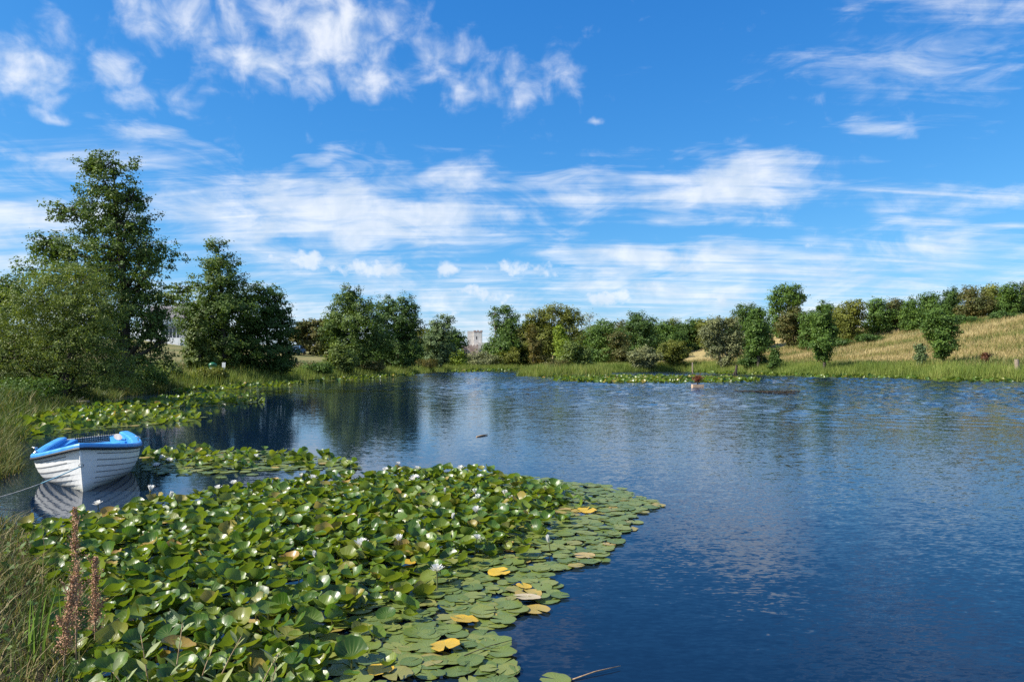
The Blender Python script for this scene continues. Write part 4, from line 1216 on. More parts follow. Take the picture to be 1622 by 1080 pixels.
def build_boat():
    boat_mats()
    LEN = 3.3
    root = empty('rowing_boat', (0, 0, 0))
    tag(root, 'white clinker rowing boat with bright blue gunwale moored bow-on in the shallows', 'boat')

    def hb(t):                                     # half-breadth at the sheer
        if t <= 0: return 0.0
        a = min(1, t / 0.52)
        v = 0.73 * (1 - (1 - a) ** 2.1) ** 0.92
        if t > 0.52:
            v -= 0.20 * ((t - 0.52) / 0.48) ** 2
        return v

    def zs(t): return 0.665 - 0.26 * (1 - (1 - min(1, t / 0.6)) ** 2) + 0.045 * max(0, (t - 0.6) / 0.4) ** 1.5
    def zk(t): return -0.10 - 0.03 * math.sin(t * 3.1)

    def sec(t, u, off=0.0):
        b, z1, z0 = hb(t), zs(t), zk(t)
        q = min(1, t / 0.45)
        th = u * math.pi / 2
        p = 0.98 - 0.34 * q
        x = b * math.sin(th) ** p
        z = z0 + (z1 - z0) * ((1 - q) * (0.55 * u + 0.45 * (1 - math.cos(th))) + q * (1 - math.cos(th)))
        yy = LEN * t - 0.10 * (u - 0.2) * (1 - min(1, t / 0.25)) + 0.02
        return x, yy, z

    T = [0, .012, .03, .06, .1, .15, .21, .28, .36, .45, .55, .66, .78, .9, 1.0]
    nst = 10
    U = [i / nst for i in range(nst + 1)]
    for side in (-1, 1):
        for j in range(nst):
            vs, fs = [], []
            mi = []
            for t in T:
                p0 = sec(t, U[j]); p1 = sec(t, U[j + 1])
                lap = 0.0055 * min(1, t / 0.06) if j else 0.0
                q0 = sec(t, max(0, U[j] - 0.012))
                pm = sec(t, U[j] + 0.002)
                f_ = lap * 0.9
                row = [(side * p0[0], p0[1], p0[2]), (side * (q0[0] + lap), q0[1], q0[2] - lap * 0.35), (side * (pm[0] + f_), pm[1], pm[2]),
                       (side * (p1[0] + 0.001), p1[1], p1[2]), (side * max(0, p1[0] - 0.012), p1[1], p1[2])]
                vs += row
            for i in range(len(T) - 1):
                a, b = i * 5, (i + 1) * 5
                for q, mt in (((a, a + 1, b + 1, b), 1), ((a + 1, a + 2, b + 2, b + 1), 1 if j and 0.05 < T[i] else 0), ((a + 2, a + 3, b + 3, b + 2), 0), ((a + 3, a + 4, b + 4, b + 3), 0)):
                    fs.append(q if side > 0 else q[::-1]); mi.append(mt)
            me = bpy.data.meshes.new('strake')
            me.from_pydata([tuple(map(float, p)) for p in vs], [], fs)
            me.materials.append(M['hull']); me.materials.append(M['seam_shade'])
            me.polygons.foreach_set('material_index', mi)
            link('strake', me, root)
    # inner shell
    mb = MB()
    rows = []
    for t in T:
        rows.append([(s_ * max(0, sec(t, u)[0] - 0.03), sec(t, u)[1] + (0.05 if t < .05 else 0), max(sec(t, u)[2], 0.02)) for s_, u in [(-1, q) for q in U[::-1]] + [(1, q) for q in U[1:]]])
    w = len(rows[0])
    mb.add([p for r in rows for p in r], [(i * w + j, (i + 1) * w + j, (i + 1) * w + j + 1, i * w + j + 1) for i in range(len(T) - 1) for j in range(w - 1)])
    mb.obj('liner', M['boatblue'], root, True)
    # stem post
    mb = MB()
    mb.tube([sec(0, u)[0:1] + (sec(0, u)[1] - 0.004, sec(0, u)[2]) for u in (0, .2, .4, .6, .8, 1.0)], 0.017, 8)
    mb.obj('stem', M['hull'], root, True)
    # keel
    mb = MB(); mb.box((-0.02, 0.12, -0.20), (0.02, LEN - 0.02, -0.09)); mb.obj('keel', M['hull'], root)
    # gunwale swept along the sheer, port stern -> bow -> starboard stern
    ts = [1.0, .9, .78, .66, .55, .45, .36, .28, .21, .15, .1, .06, .03, .012]
    path = [(-hb(t), LEN * t - 0.08 * (1 - min(1, t / .25)), zs(t)) for t in ts] + [(0, -0.085, zs(0))] + [(hb(t), LEN * t - 0.08 * (1 - min(1, t / .25)), zs(t)) for t in ts[::-1]]

    def sweep(prof, name, mat):
        vs = []
        n = len(path)
        for i in range(n):
            a = Vector(path[max(i - 1, 0)]); b = Vector(path[min(i + 1, n - 1)])
            tg = (b - a); tg.z = 0; tg.normalize()
            nr = Vector((-tg.y, tg.x, 0))          # to the left of travel
            c = Vector((0, LEN * 0.5, 0)) - Vector(path[i]); c.z = 0
            if nr.dot(c) > 0: nr = -nr             # outward
            p = Vector(path[i])
            for o_, z_ in prof:
                oo = o_
                if o_ < 0: oo = max(o_, -abs(path[i][0]) * 0.9 - 0.02)
                vs.append(p + nr * oo + Vector((0, 0, z_)))
        k = len(prof)
        fs = [(i * k + j, i * k + (j + 1) % k, (i + 1) * k + (j + 1) % k, (i + 1) * k + j) for i in range(n - 1) for j in range(k)]
        fs += [tuple(range(k)), tuple(range((n - 1) * k, n * k))[::-1]]
        m_ = MB(); m_.add(vs, fs)
        return m_.obj(name, mat, root, False)
    gw = sweep([(0.026, -0.026), (0.038, -0.008), (0.036, 0.020), (0.020, 0.038), (-0.02, 0.046), (-0.10, 0.044), (-0.125, 0.030), (-0.13, -0.16), (-0.11, -0.16), (-0.09, 0.0)], 'gunwale', M['boatblue'])
    sweep([(0.012, -0.048), (0.042, -0.044), (0.052, -0.028), (0.042, -0.010), (0.012, -0.010)], 'rubbing_strip', M['black'])
    # fore deck
    mb = MB()
    tt = [.03, .06, .1, .15, .21, .26]
    vs = []
    for t in tt:
        b = max(0.01, hb(t) - 0.05)
        y = LEN * t - 0.06 * (1 - min(1, t / .25))
        vs += [(-b, y, zs(t) + 0.035), (0, y, zs(t) + 0.040), (b, y, zs(t) + 0.035)]
    fs = [(i * 3 + j, i * 3 + j + 1, i * 3 + j + 4, i * 3 + j + 3) for i in range(len(tt) - 1) for j in range(2)]
    mb.add(vs, fs); mb.obj('fore_deck', M['boatblue'], root, True)
    # thwarts
    for t in (0.45, 0.70):
        mb = MB(); b = hb(t) - 0.08
        mb.box((-b, LEN * t - 0.12, 0.24), (b, LEN * t + 0.12, 0.28)); mb.obj('thwart', M['boatblue'], root)
    # stern bench with pocket
    mb = MB(); b = hb(.93) - 0.06
    mb.box((-b, LEN * .86, 0.02), (b, LEN * .995, 0.34)); sb = mb.obj('stern_bench', M['boatblue'], root)
    # moulded stern quarters, the starboard one with a pale pocket
    for s_, lab in ((-1, None), (1, None)):
        mb = MB()
        pr = [(s_ * (hb(.80) - .05), LEN * .80), (s_ * (hb(.80) - .17), LEN * .81), (s_ * 0.30, LEN * .93), (s_ * 0.24, LEN * .995), (s_ * (hb(1) - .02), LEN * .995)]
        zt = zs(.95) - 0.01
        vs = [(x, y, 0.30) for x, y in pr] + [(x, y, zt if i in (2, 3, 4) else zt - 0.06) for i, (x, y) in enumerate(pr)]
        n = len(pr)
        mb.add(vs, [(i, (i + 1) % n, (i + 1) % n + n, i + n) for i in range(n)] + [tuple(range(n, 2 * n)), tuple(range(n))[::-1]])
        qo = mb.obj('stern_quarter', M['boatblue'], root)
        if s_ > 0:
            mb = MB()
            vs, fs = [], []
            a = Vector((pr[1][0], pr[1][1], 0)); b_ = Vector((pr[2][0], pr[2][1], 0))
            nrm = Vector((-(b_ - a).y, (b_ - a).x, 0)).normalized()
            if nrm.y > 0: nrm = -nrm
            for k in range(16):
                q = 2 * math.pi * k / 16
                vs.append((a + b_) / 2 + (b_ - a) * 0.36 * math.cos(q) + nrm * 0.006 + Vector((0, 0, 0.445 + 0.055 * math.sin(q))))
            mb.add(vs, [tuple(range(16))]); mb.obj('pocket', M['boatgrey'], qo)
    # transom
    mb = MB()
    prof = [(-sec(1, u)[0], sec(1, u)[2]) for u in U[::-1]] + [(sec(1, u)[0], sec(1, u)[2]) for u in U[1:]]
    n = len(prof)
    vs = [(x, LEN + 0.0, z) for x, z in prof] + [(x, LEN + 0.035, z) for x, z in prof]
    mb.add(vs, [tuple(range(n)), tuple(range(n, 2 * n))[::-1]] + [(i, i + n, (i + 1) % n + n, (i + 1) % n) for i in range(n)])
    mb.obj('transom', M['hull'], root)
    # mesh panel between the quarters
    mb = MB()
    for k in range(17):
        x = -0.28 + k * 0.56 / 16
        mb.box((x - .005, LEN - .03, 0.36), (x + .005, LEN - .015, 0.53))
    for k in range(6):
        z = 0.365 + k * 0.032
        mb.box((-0.28, LEN - .014, z - .004), (0.28, LEN - .004, z + .004))
    mb.obj('mesh_panel', M['black'], root)
    # fittings
    mb = MB(); mb.lathe([(0.035, 0), (0.035, .012), (.014, .016), (.014, .06), (.03, .07), (.03, .085), (0.0, .088)], 10, (-(hb(.36) - .02), LEN * .36, zs(.36) + .055)); mb.obj('cleat', M['metal'], root, True)
    for s_ in (-1, 1):
        mb = MB(); x, y, z = s_ * (hb(.5) - .02), LEN * .5, zs(.5) + .055
        mb.tube([(x, y, z), (x, y, z + .05)], .01, 6)
        mb.tube([(x + .035 * math.cos(q), y + .035 * math.sin(q), z + .05 + .03 * abs(math.sin(q * .5))) for q in [k * .6 for k in range(10)]], .007, 5)
        mb.obj('oarlock', M['metal'], root)
    mb = MB()
    yb = sec(0, .62)[1] - .02
    mb.tube([(0.028 * math.cos(q), yb - .02 - 0.028 * math.sin(q) * .6, 0.40 + .028 * math.sin(q)) for q in [k * .52 for k in range(13)]], .006, 5)
    mb.obj('bow_ring', M['metal'], root)
    # pose
    bow = Vector((-6.11, 10.55, -0.02))
    rz = math.atan2(1.52, 3.0)                     # stern swings to the far left
    root.matrix_world = Matrix.Translation(bow) @ Matrix.Rotation(rz, 4, 'Z') @ Matrix.Rotation(R(-4.0), 4, 'Y') @ Matrix.Rotation(R(0.5), 4, 'X') @ Matrix.Scale(1.03, 4)
    # mooring rope
    ring = root.matrix_world @ Vector((0, yb - .04, 0.39))
    end = Vector((-7.25, 9.15, gz1(-7.25, 9.15) + 0.05))
    pts = []
    for k in range(15):
        t = k / 14
        p = ring.lerp(end, t); p.z -= 0.10 * math.sin(math.pi * t)
        pts.append(p)
    ro = empty('mooring_rope', end)
    tag(ro, 'grey mooring rope running from the bow of the boat to the bank', 'rope')
    for nm, sl_, mt, rr in (('blue_end', pts[:5], 'bluerope', .008), ('line', pts[4:], 'rope', .006)):
        mb = MB(); mb.tube([p - end for p in sl_], rr, 6); mb.obj(nm, M[mt], ro, True)


build_boat()

# ------------------------------------------------------------------ foreground bank plants
def build_foreground():
    # dock seed stalks
    for px, py, hgt, lb in [(120, 1040, 1.02, 'tall reddish-brown dead dock stalk in the bank grass'), (150, 1005, 0.66, 'thin upright dock stalk with rusty seed top behind the tallest one'), (100, 1055, 0.62, 'short broken dock stalk leaning beside the tall ones')]:
        x, y = G(px, py); y = y * 0.95; x = x * 0.95
        z = gz1(x, y)
        root = empty('dock_plant', (x, y, z)); tag(root, lb, 'weed')
        lx = random.uniform(-.04, .06)
        pts = [Vector((lx * t * t, 0.03 * t, hgt * t)) for t in (0, .25, .5, .75, 1)]
        mb = MB(); mb.tube([p + Vector((0, 0, -.03)) for p in pts], [.007, .006, .005, .004, .003], 5)
        br = []
        for k in range(7):
            t = random.uniform(.35, .85); a = random.uniform(0, 6.28)
            b0 = Vector((lx * t * t, .03 * t, hgt * t)); b1 = b0 + Vector((math.cos(a) * .05, math.sin(a) * .05, .12))
            mb.tube([b0, b1], [.003, .002], 4); br.append((b0, b1))
        mb.obj('stalk', M['docktan'], root)
        n = 2600
        t = rng.uniform(.28, 1.0, n)
        wh = 0.5 + 0.5 * np.sin(t * 34 + rng.normal(0, .5, n))
        k = rng.random(n) < 0.35 + 0.65 * wh
        t = t[k]
        pos = np.stack([lx * t * t + rng.normal(0, .026, len(t)) * (1.3 - t), .03 * t + rng.normal(0, .026, len(t)) * (1.3 - t), hgt * t], 1)
        for b0, b1 in br:
            q = rng.random(60)
            pos = np.vstack([pos, np.array(b0) + (np.array(b1) - np.array(b0)) * q[:, None] + rng.normal(0, .007, (60, 3))])
        v, f = leaf_quads(pos, rand_dir(len(pos)), rng.uniform(.007, .014, len(pos)), 0.8)
        link('seed_head', np_mesh('dock_seeds', v, f, M['dock']), root)
    # tall green flag leaves
    for px, py, hg, lb in [(52, 1040, .52, 'clump of tall bright green flag leaves in the bank grass'), (95, 1010, .40, 'thin flag leaves leaning over beside the dock stalks')]:
        x, y = G(px, py); x *= .96; y *= .96
        root = empty('flag_iris', (x, y, gz1(x, y))); tag(root, lb, 'plant')
        for k in range(6):
            mb = MB()
            h_ = hg * random.uniform(.6, 1.05); lean = random.uniform(-.03, .16) if k else .02
            a = random.uniform(-.5, .5); ox = random.uniform(-.05, .05); oy = random.uniform(-.05, .05)
            w_ = random.uniform(.007, .011)
            vs = []
            for t in (0, .3, .6, .85, 1):
                ww = w_ * (1 - t ** 3) + .0006
                cx = ox + lean * t * t; zc = h_ * t - .02
                vs += [(cx - ww * math.cos(a), oy - ww * math.sin(a), zc), (cx, oy + .002, zc), (cx + ww * math.cos(a), oy + ww * math.sin(a), zc)]
            mb.add(vs, [(i * 3 + j, i * 3 + j + 1, i * 3 + j + 4, i * 3 + j + 3) for i in range(4) for j in range(2)])
            o = mb.obj('leaf', M['iris'], root, True)
    # sallow shoots along the bottom edge
    def leafmesh(L, wd):
        vs = []
        for t, w_ in ((0, .05), (.25, .75), (.5, 1), (.75, .75), (1, .03)):
            for s_ in (-1, 0, 1):
                vs.append((s_ * wd * .5 * w_, L * t, .10 * wd * abs(s_) * w_ - .12 * L * t * t))
        f = np.array([(i * 3 + j, i * 3 + j + 1, i * 3 + j + 4, i * 3 + j + 3) for i in range(4) for j in range(2)])
        return np_mesh('sallow_leaf', vs, f, M['sallow'], True, {'rnd': ('FACE', 'FLOAT', np.full(len(f), random.random()))})
    lm = [leafmesh(random.uniform(.075, .115), random.uniform(.024, .034)) for _ in range(6)]
    shoots = [(240, 1075, .34, -.06), (275, 1078, .40, .05), (308, 1080, .30, .10), (330, 1085, .36, .18), (395, 1090, .30, .16), (300, 1095, .22, -.10), (215, 1090, .22, -.12), (420, 1090, .24, .06), (350, 1100, .2, 0.0)]
    for i, (px, py, h_, lean) in enumerate(shoots):
        x, y = G(px, py); x *= .93; y *= .93
        z = max(gz1(x, y), -.05); h_ *= 1.25
        root = empty('sallow_shoot', (x, y, z)); tag(root, 'young sallow shoot with pale grey-green pointed leaves at the pond edge', 'shoot', 'sallow shoots on the near bank')
        mb = MB()
        P = [Vector((lean * t ** 1.5, random.uniform(-.01, .01), h_ * t)) for t in (0, .25, .5, .75, 1)]
        mb.tube(P, [.005, .0045, .004, .003, .002], 5); mb.obj('stem', M['docktan'], root, True)
        nl = 9
        for k in range(nl):
            t = .22 + .78 * k / (nl - 1)
            a = k * 2.4 + i
            o = link('leaf', lm[(k + i) % 6], root)
            o.location = (lean * t ** 1.5, 0, h_ * t)
            o.rotation_euler = (random.uniform(.5, 1.1), random.uniform(-.3, .3), a)
    # scabious
    x, y = G(424, 1075); x *= .93; y *= .93
    root = empty('scabious_flower', (x, y, gz1(x, y))); tag(root, 'single small blue scabious flower head on a thin stem by the pond edge', 'flower')
    zt = 0.30
    mb = MB(); mb.tube([(0, 0, -.02), (.01, 0, zt * .5), (0, 0, zt)], .0025, 5); mb.obj('stem', M['stalk'], root)
    pos = rand_dir(160) * 0.016 * np.array([1, 1, 1.1]) + np.array([0, 0, zt + .012])
    v, f = leaf_quads(pos, rand_dir(160), np.full(160, .009), .7)
    link('flower_head', np_mesh('scabious_head', v, f, M['scabious']), root)
    # straw stems lying over the bank
    for k in range(26):
        x = random.uniform(-4.6, -2.2); y = random.uniform(4.3, 8.2)
        if sdist(x, y)[0] < -0.05 or abs(x) > .78 * y: continue
        z = max(gz1(x, y), 0)
        a = random.uniform(-.9, .9); l_ = random.uniform(.25, .6)
        e = Vector((math.sin(a) * l_ + .15, random.uniform(-.1, .1), l_ * random.uniform(.35, .9)))
        root = None
        mb = MB(); mb.tube([(0, 0, -.03), e * .5 + Vector((0, 0, .04)), e], [.0025, .002, .001], 4)
        o = mb.obj('straw_stem', M['docktan']); o.location = (x, y, z)
        tag(o, 'dead straw stem arching over the tangled bank grass', 'straw', 'straw stems on the near bank')


M['iris'] = plain('flag_leaf', (0.13, 0.22, 0.03), 0.4, 0.4)
build_foreground()

# ------------------------------------------------------------------ things on the water and far shore
def build_small():
    # floating planter with red plant
    x, y = G(1105, 613.5)
    root = empty('floating_planter', (x, y, 0)); tag(root, 'small wooden box raft floating off the lily bed', 'raft')
    for k in range(3):
        mb = MB(); mb.box((-.36, -.26, .0 + k * .085 - .05), (.36, -.23, .08 + k * .085 - .05)); mb.obj('plank', M['planter'], root)
        mb = MB(); mb.box((-.36, .23, .0 + k * .085 - .05), (.36, .26, .08 + k * .085 - .05)); mb.obj('plank', M['planter'], root)
        for s_ in (-1, 1):
            mb = MB(); mb.box((s_ * .36 - .015, -.228, .0 + k * .085 - .05), (s_ * .36 + .015, .228, .08 + k * .085 - .05)); mb.obj('plank', M['planter'], root)
    mb = MB(); mb.box((-.34, -.22, -.04), (.34, .22, .16)); mb.obj('soil', M['darkwood'], root)
    pr = empty('red_plant', (x, y, .16)); tag(pr, 'red-leaved plant growing out of the floating wooden box', 'plant')
    mb = MB()
    for k in range(6):
        a = k * 1.05
        mb.tube([(0, 0, 0), (math.cos(a) * .08, math.sin(a) * .05, .2), (math.cos(a) * .22, math.sin(a) * .15, .42)], [.018, .012, .006], 5)
    mb.obj('stem', M['bark'], pr)
    pos = rng.normal(size=(420, 3)) * np.array([.16, .12, .11]) + np.array([0.0, 0, .42])
    v, f = leaf_quads(pos, rand_dir(420), rng.uniform(.06, .12, 420), .6)
    link('foliage', np_mesh('red_foliage', v, f, M['berry'], False, {'rnd': ('FACE', 'FLOAT', rng.random(420))}), pr)
    # drifting weed mat
    n = 2600
    a = rng.random(n) * 2 * math.pi; r = np.sqrt(rng.random(n)) * (0.8 + 0.3 * np.sin(a * 3))
    cx, cy = G(1222, 621)
    pos = np.stack([cx + r * np.cos(a) * 1.9, cy + r * np.sin(a) * 2.3, np.full(n, .025) + rng.random(n) * .02], 1)
    v, f = leaf_quads(pos, np.tile([0, 0, 1.0], (n, 1)) + rng.normal(0, .08, (n, 3)), rng.uniform(.06, .16, n), .5)
    tag(link('weed_mat', np_mesh('weed_mat', v, f, M['deadweed'], False, {'rnd': ('FACE', 'FLOAT', rng.random(n))})), 'brown mat of drifting weed floating past the wooden box raft', 'weed', kind='stuff')
    # twigs on the water
    for px0, py0, px1, py1, r_, lb in [(900, 1079, 983, 1058, .004, 'long pale reed stem floating by itself on the dark water'), (755, 692, 772, 689, .02, 'bit of pale driftwood floating out on the open water'), (735, 1045, 815, 1022, .0025, 'thin dark twig lying across a floating lily pad')]:
        x0, y0 = G(px0, py0); x1, y1 = G(px1, py1)
        mb = MB(); L_ = Vector((x1 - x0, y1 - y0, 0.012)); mb.tube([(0, 0, 0), L_ * .5 + Vector((0, .01, .005)), L_], [r_, r_, r_ * .6], 6)
        o = mb.obj('floating_twig', M['docktan'] if r_ != .0025 else M['darkwood'], None, True); o.location = (x0, y0, .004 if r_ != .0025 else .03); tag(o, lb, 'twig')
    # fallen log by the left lilies
    x, y = -18.6, 31.0
    x, y = (112 - CX) / F * 29, 29
    mb = MB(); mb.tube([(-.75, 0, .0), (-.3, .03, .05), (.2, 0, .06), (.75, -.05, .12)], [.09, .08, .075, .05], 8)
    mb.tube([(.2, 0, .08), (.5, .05, .3)], [.03, .012], 6)
    o = mb.obj('fallen_log', M['wood'], None, True); o.location = (x, y, max(gz1(x, y), 0) + .08); tag(o, 'weathered grey log lying at the edge of the lily bed by the willow thicket', 'log')
    # posts and stumps on the right shore
    def post(px, py, d, h_, r_, mat, name, lb, cat='post', lean=0.0):
        x = (px - CX) / F * d
        z = max(gz1(x, d), -.1)
        mb = MB(); mb.tube([(0, 0, -.15), (lean * .5, 0, h_ * .5), (lean, 0, h_)], [r_, r_ * .95, r_ * .85], 8)
        if cat == 'stump':
            mb.tube([(-r_ * 1.6, 0, -.1), (-r_ * .6, 0, h_ * .4)], [r_ * .9, r_ * .4], 7); mb.tube([(r_ * 1.5, .1, -.1), (r_ * .4, 0, h_ * .5)], [r_ * .8, r_ * .4], 7)
        o = mb.obj(name, M[mat], None, False); o.location = (x, d, z); tag(o, lb, cat)
    post(1097, 580, 100, 1.5, .10, 'wood', 'mooring_post', 'pale bare post standing in the reeds below the brown-stemmed sallow')
    post(1165, 575, 88, 1.25, .16, 'darkwood', 'tree_stump', 'dark broken stump beside the silver willow', 'stump', .15)
    post(1612, 580, 64.5, 1.15, .20, 'wood', 'tree_stump', 'pale weathered stump in grass near the rust-red dock clump', 'stump', -.1)
    # russet dock clump in the dry field
    tree('dock_clump', 'rust-red dock clump standing in the dry field near the pale stump', 'weeds', 70, 1562, [(1562, 566, 6, 7)], 700, 0.1, 'rusty', clump=0.2, per=20, stems=2, tr=0.02)
    # utility pole on the crest
    x, d = (1447 - CX) / F * 124, 124
    z = gz1(x, d); top = H + (HY - 479) / F * d - z
    root = empty('utility_pole', (x, d, z)); tag(root, 'pale utility pole with crossarm in the hedge on the field crest', 'pole')
    mb = MB(); mb.tube([(0, 0, -.3), (0, 0, top)], [.13, .10], 8); mb.obj('shaft', M['palebark'], root)
    mb = MB(); mb.box((-.75, -.06, top - .35), (.75, .06, top - .22)); arm = mb.obj('crossarm', M['palebark'], root)
    for q in (-.65, 0.2, .65):
        mb = MB(); mb.lathe([(.03, 0), (.06, .05), (.06, .12), (.02, .16)], 8, (q, 0, top - .22)); mb.obj('insulator', M['brightwhite'], arm)
    # house behind the left trees
    d = 116
    x0, x1 = (226 - CX) / F * d, (318 - CX) / F * d
    zg = gz1((x0 + x1) / 2, d)
    def Z(py): return H + (HY - py) / F * d - zg
    root = empty('house', ((x0 + x1) / 2, d, zg)); tag(root, 'white rendered house with grey slate roof glimpsed between the tallest tree and the pointed alder', 'house')
    hw = (x1 - x0) / 2; ze, zr = Z(503), Z(489)
    mb = MB(); mb.box((-hw, 0, -.5), (hw, 6, ze)); mb.obj('wall', M['white'], root)
    mb = MB(); mb.add([(-hw - .3, -.35, ze - .1), (hw + .3, -.35, ze - .1), (hw + .3, 3, zr + .6), (-hw - .3, 3, zr + .6), (hw + .3, 6.35, ze - .1), (-hw - .3, 6.35, ze - .1)], [(0, 1, 2, 3), (3, 2, 4, 5), (0, 3, 5), (1, 4, 2)])
    rf = mb.obj('roof', M['slate'], root)
    mb = MB(); mb.box((hw * .5, 2.6, zr), (hw * .5 + .8, 3.4, zr + 1.5)); mb.obj('chimney', M['white'], rf)
    for wx in (-3.2, -1.2, 1.0, 3.0):
        for zz in (0.9, 3.0):
            if zz + 1.2 > ze: continue
            mb = MB(); mb.box((wx - .55, -.05, zz), (wx + .55, .0, zz + 1.2)); fr = mb.obj('window', M['brightwhite'], root)
            for s_ in (-1, 1):
                mb = MB(); mb.box((wx + s_ * .26 - .21, -.06, zz + .08), (wx + s_ * .26 + .21, -.052, zz + 1.12)); mb.obj('pane', M['glass'], fr)
    mb = MB(); mb.box((-.5, -2.4, -.3), (2.4, -.06, .7)); cv = mb.obj('conservatory', M['brightwhite'], root)
    mb = MB(); mb.add([(-.7, -2.6, 2.4), (2.6, -2.6, 2.4), (2.6, -.06, 3.2), (-.7, -.06, 3.2)], [(0, 1, 2, 3)]); mb.obj('glass_roof', M['glass'], cv)
    for k in range(6):
        xx = -.45 + k * .56
        mb = MB(); mb.box((xx - .04, -2.38, .7), (xx + .04, -2.30, 2.42)); mb.obj('mullion', M['brightwhite'], cv)
        if k < 5:
            mb = MB(); mb.box((xx + .05, -2.35, .7), (xx + .51, -2.33, 2.40)); mb.obj('pane', M['glass'], cv)
    # white board fence in front of the house
    d2 = 111
    xa, xb = (244 - CX) / F * d2, (292 - CX) / F * d2
    zg2 = gz1((xa + xb) / 2, d2)
    root = empty('board_fence', (xa, d2, zg2)); tag(root, 'low white board fence below the white house', 'fence')
    for k in range(6):
        mb = MB(); xx = (xb - xa) * k / 5; mb.box((xx - .06, -.06, -.3), (xx + .06, .06, 1.0)); mb.obj('post', M['brightwhite'], root)
    for k in range(3):
        mb = MB(); mb.box((-.06, -.09, .22 + k * .27), (xb - xa + .06, -.062, .46 + k * .27)); mb.obj('board', M['brightwhite'], root)
    # ruined tower across the pond
    d = 165
    def bx(px0, px1, py0, py1, dep, yo, nm, mt, par, jag=0):
        xa, xb = (px0 - CX) / F * d - ox, (px1 - CX) / F * d - ox
        za, zb = H + (HY - py1) / F * d - oz, H + (HY - py0) / F * d - oz
        mb = MB(); mb.box((xa, yo, za), (xb, yo + dep, zb))
        if jag:
            n_ = jag
            for k in range(n_):
                w_ = (xb - xa) / (2 * n_ - 1)
                mb.box((xa + (2 * k + random.uniform(-.2, .1)) * w_, yo + .01, zb - .05), (xa + (2 * k + random.uniform(.9, 1.5)) * w_, yo + dep - .01, zb + random.uniform(.06, .34)))
        return mb.obj(nm, M[mt], par)
    ox = (752 - CX) / F * d; oz = gz1(ox, d)
    root = empty('ruined_tower', (ox, d, oz)); tag(root, 'pale stone ruin with square tower rising over the far trees', 'ruin')
    tw = bx(750.5, 763, 526, 585, 2.6, 0, 'tower', 'stone', root)
    bx(750.2, 763.3, 524.5, 526, 2.7, -.05, 'parapet', 'redstone', tw, 3)
    bx(740, 750.3, 524, 585, 3.0, .8, 'keep_wall', 'stone', root)
    bx(731, 758, 548, 585, 1.2, -2.4, 'curtain_wall', 'redstone', root, 6)
    bx(757, 768, 543, 585, 1.6, -.9, 'side_wall', 'stone', root)
    for px_, py_ in ((755, 535), (758, 545)):
        xa = (px_ - CX) / F * d - ox; za = H + (HY - py_) / F * d - oz
        mb = MB(); mb.box((xa - .12, -.012, za - .35), (xa + .12, .03, za + .35)); mb.obj('arrow_slit', M['black'], tw)
    # post and rail fence across the meadow
    d = 78
    xa, xb = (470 - CX) / F * d, (535 - CX) / F * d
    root = empty('rail_fence', (xa, d, gz1(xa, d))); tag(root, 'low dark post-and-rail fence crossing the mown meadow', 'fence')
    zb = gz1(xa, d)
    L_ = xb - xa
    for k in range(6):
        xx = L_ * k / 5; zz = gz1(xa + xx, d) - zb
        mb = MB(); mb.box((xx - .05, -.05, zz - .2), (xx + .05, .05, zz + .62)); mb.obj('post', M['darkwood'], root)
    for hh in (.28, .55):
        for k in range(5):
            p0 = Vector((L_ * k / 5, -.065, gz1(xa + L_ * k / 5, d) - zb + hh)); p1 = Vector((L_ * (k + 1) / 5, -.065, gz1(xa + L_ * (k + 1) / 5, d) - zb + hh))
            mb = MB(); mb.tube([p0, p1], .035, 5); mb.obj('rail', M['darkwood'], root)
    # bin and sign by the yew
    d = 52
    x = (337 - CX) / F * d; z = gz1(x, d)
    root = empty('litter_bin', (x, d, z)); tag(root, 'green litter bin with white notice standing in the reeds by the yew', 'bin')
    mb = MB(); mb.lathe([(.20, 0), (.23, .05), (.25, .80), (.27, .82), (.27, .86)], 16); mb.obj('body', M['binplastic'], root, True)
    mb = MB(); mb.lathe([(.28, .865), (.28, .90), (.2, 1.0), (.06, 1.06)], 16); mb.obj('lid', M['binplastic'], root, True)
    mb = MB(); mb.box((-.12, -.268, .40), (.12, -.258, .68)); mb.obj('notice', M['brightwhite'], root)
    x = (355 - CX) / F * d; z = gz1(x, d)
    root = empty('notice_board', (x, d, z)); tag(root, 'white notice panel on a short post among the reeds beside the green bin', 'sign')
    mb = MB(); mb.box((-.04, -.04, -.2), (.04, .04, 1.1)); mb.obj('post', M['brightwhite'], root)
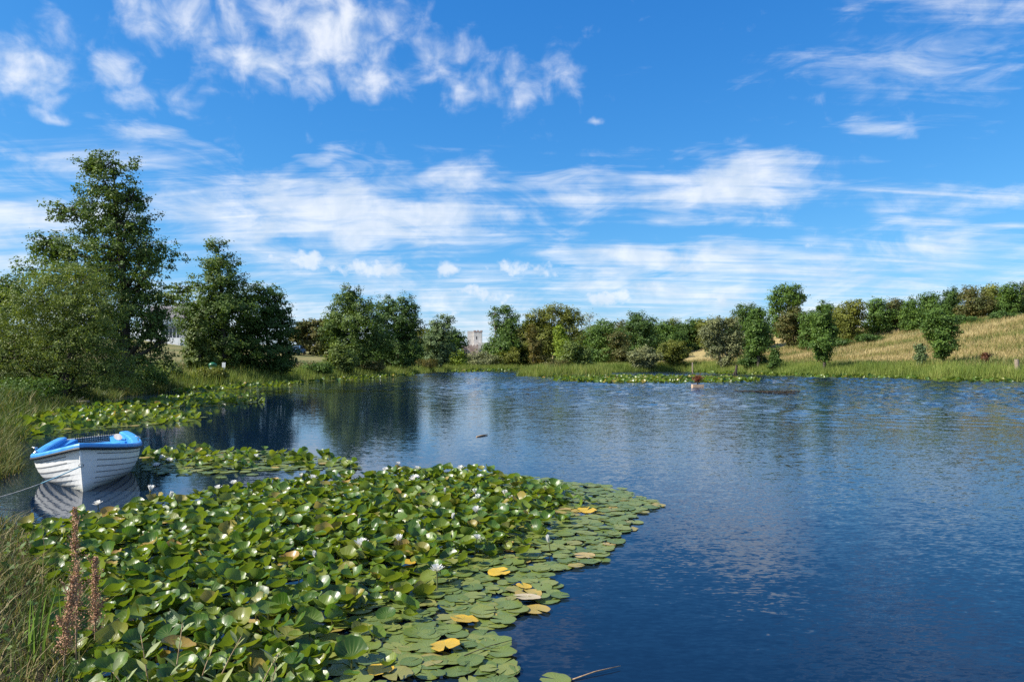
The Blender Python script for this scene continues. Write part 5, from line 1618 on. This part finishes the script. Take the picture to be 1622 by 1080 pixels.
    mb = MB(); mb.box((-.12, -.08, .76), (.12, -.045, 1.12)); mb.obj('panel', M['brightwhite'], root)
    # car at the top of the meadow
    d = 117
    x = (470 - CX) / F * d; z = gz1(x, d)
    root = empty('parked_car', (x, d, z)); tag(root, 'blue car parked under the hedge at the top of the meadow', 'car')
    prof = [(-2.0, .3), (-2.05, .75), (-1.7, .88), (-1.0, .98), (-.45, 1.42), (.9, 1.46), (1.6, 1.02), (2.0, .9), (2.05, .35)]
    mb = MB(); n = len(prof)
    def cw(zz): return .84 if zz < 1.0 else .64
    mb.add([(-cw(b), a, b) for a, b in prof] + [(cw(b), a, b) for a, b in prof], [tuple(range(n)), tuple(range(n, 2 * n))[::-1]] + [(i, i + n, (i + 1) % n + n, (i + 1) % n) for i in range(n)])
    mb.obj('body', M['carpaint'], root)
    mb = MB(); mb.add([(-.70, -1.02, 1.0), (.70, -1.02, 1.0), (.56, -.53, 1.39), (-.56, -.53, 1.39)], [(0, 1, 2, 3)]); mb.obj('windscreen', M['glass'], root)
    for s_ in (-1, 1):
        mb = MB(); mb.add([(s_ * .83, -.85, 1.02), (s_ * .83, 1.4, 1.04), (s_ * .70, .85, 1.40), (s_ * .70, -.4, 1.38)], [(0, 1, 2, 3)]); mb.obj('side_window', M['glass'], root)
        mb = MB(); mb.box((s_ * .62 - .16, -2.07, .62), (s_ * .62 + .16, -2.03, .78)); mb.obj('headlight', M['brightwhite'], root)
        for yy in (-1.3, 1.3):
            mb = MB(); mb.tube([(s_ * .70, yy, .31), (s_ * .88, yy, .31)], .31, 14); mb.obj('wheel', M['black'], root)
    mb = MB(); mb.box((-.26, -2.07, .42), (.26, -2.045, .53)); mb.obj('number_plate', M['brightwhite'], root)


M['deadweed'] = leaf_mat('dead_weed', [(0, (0.03, 0.028, 0.016)), (1, (0.10, 0.075, 0.04))], trans=0.05)
M['rusty'] = leaf_mat('dock_red', [(0, (0.10, 0.045, 0.025)), (1, (0.22, 0.10, 0.055))])
build_small()
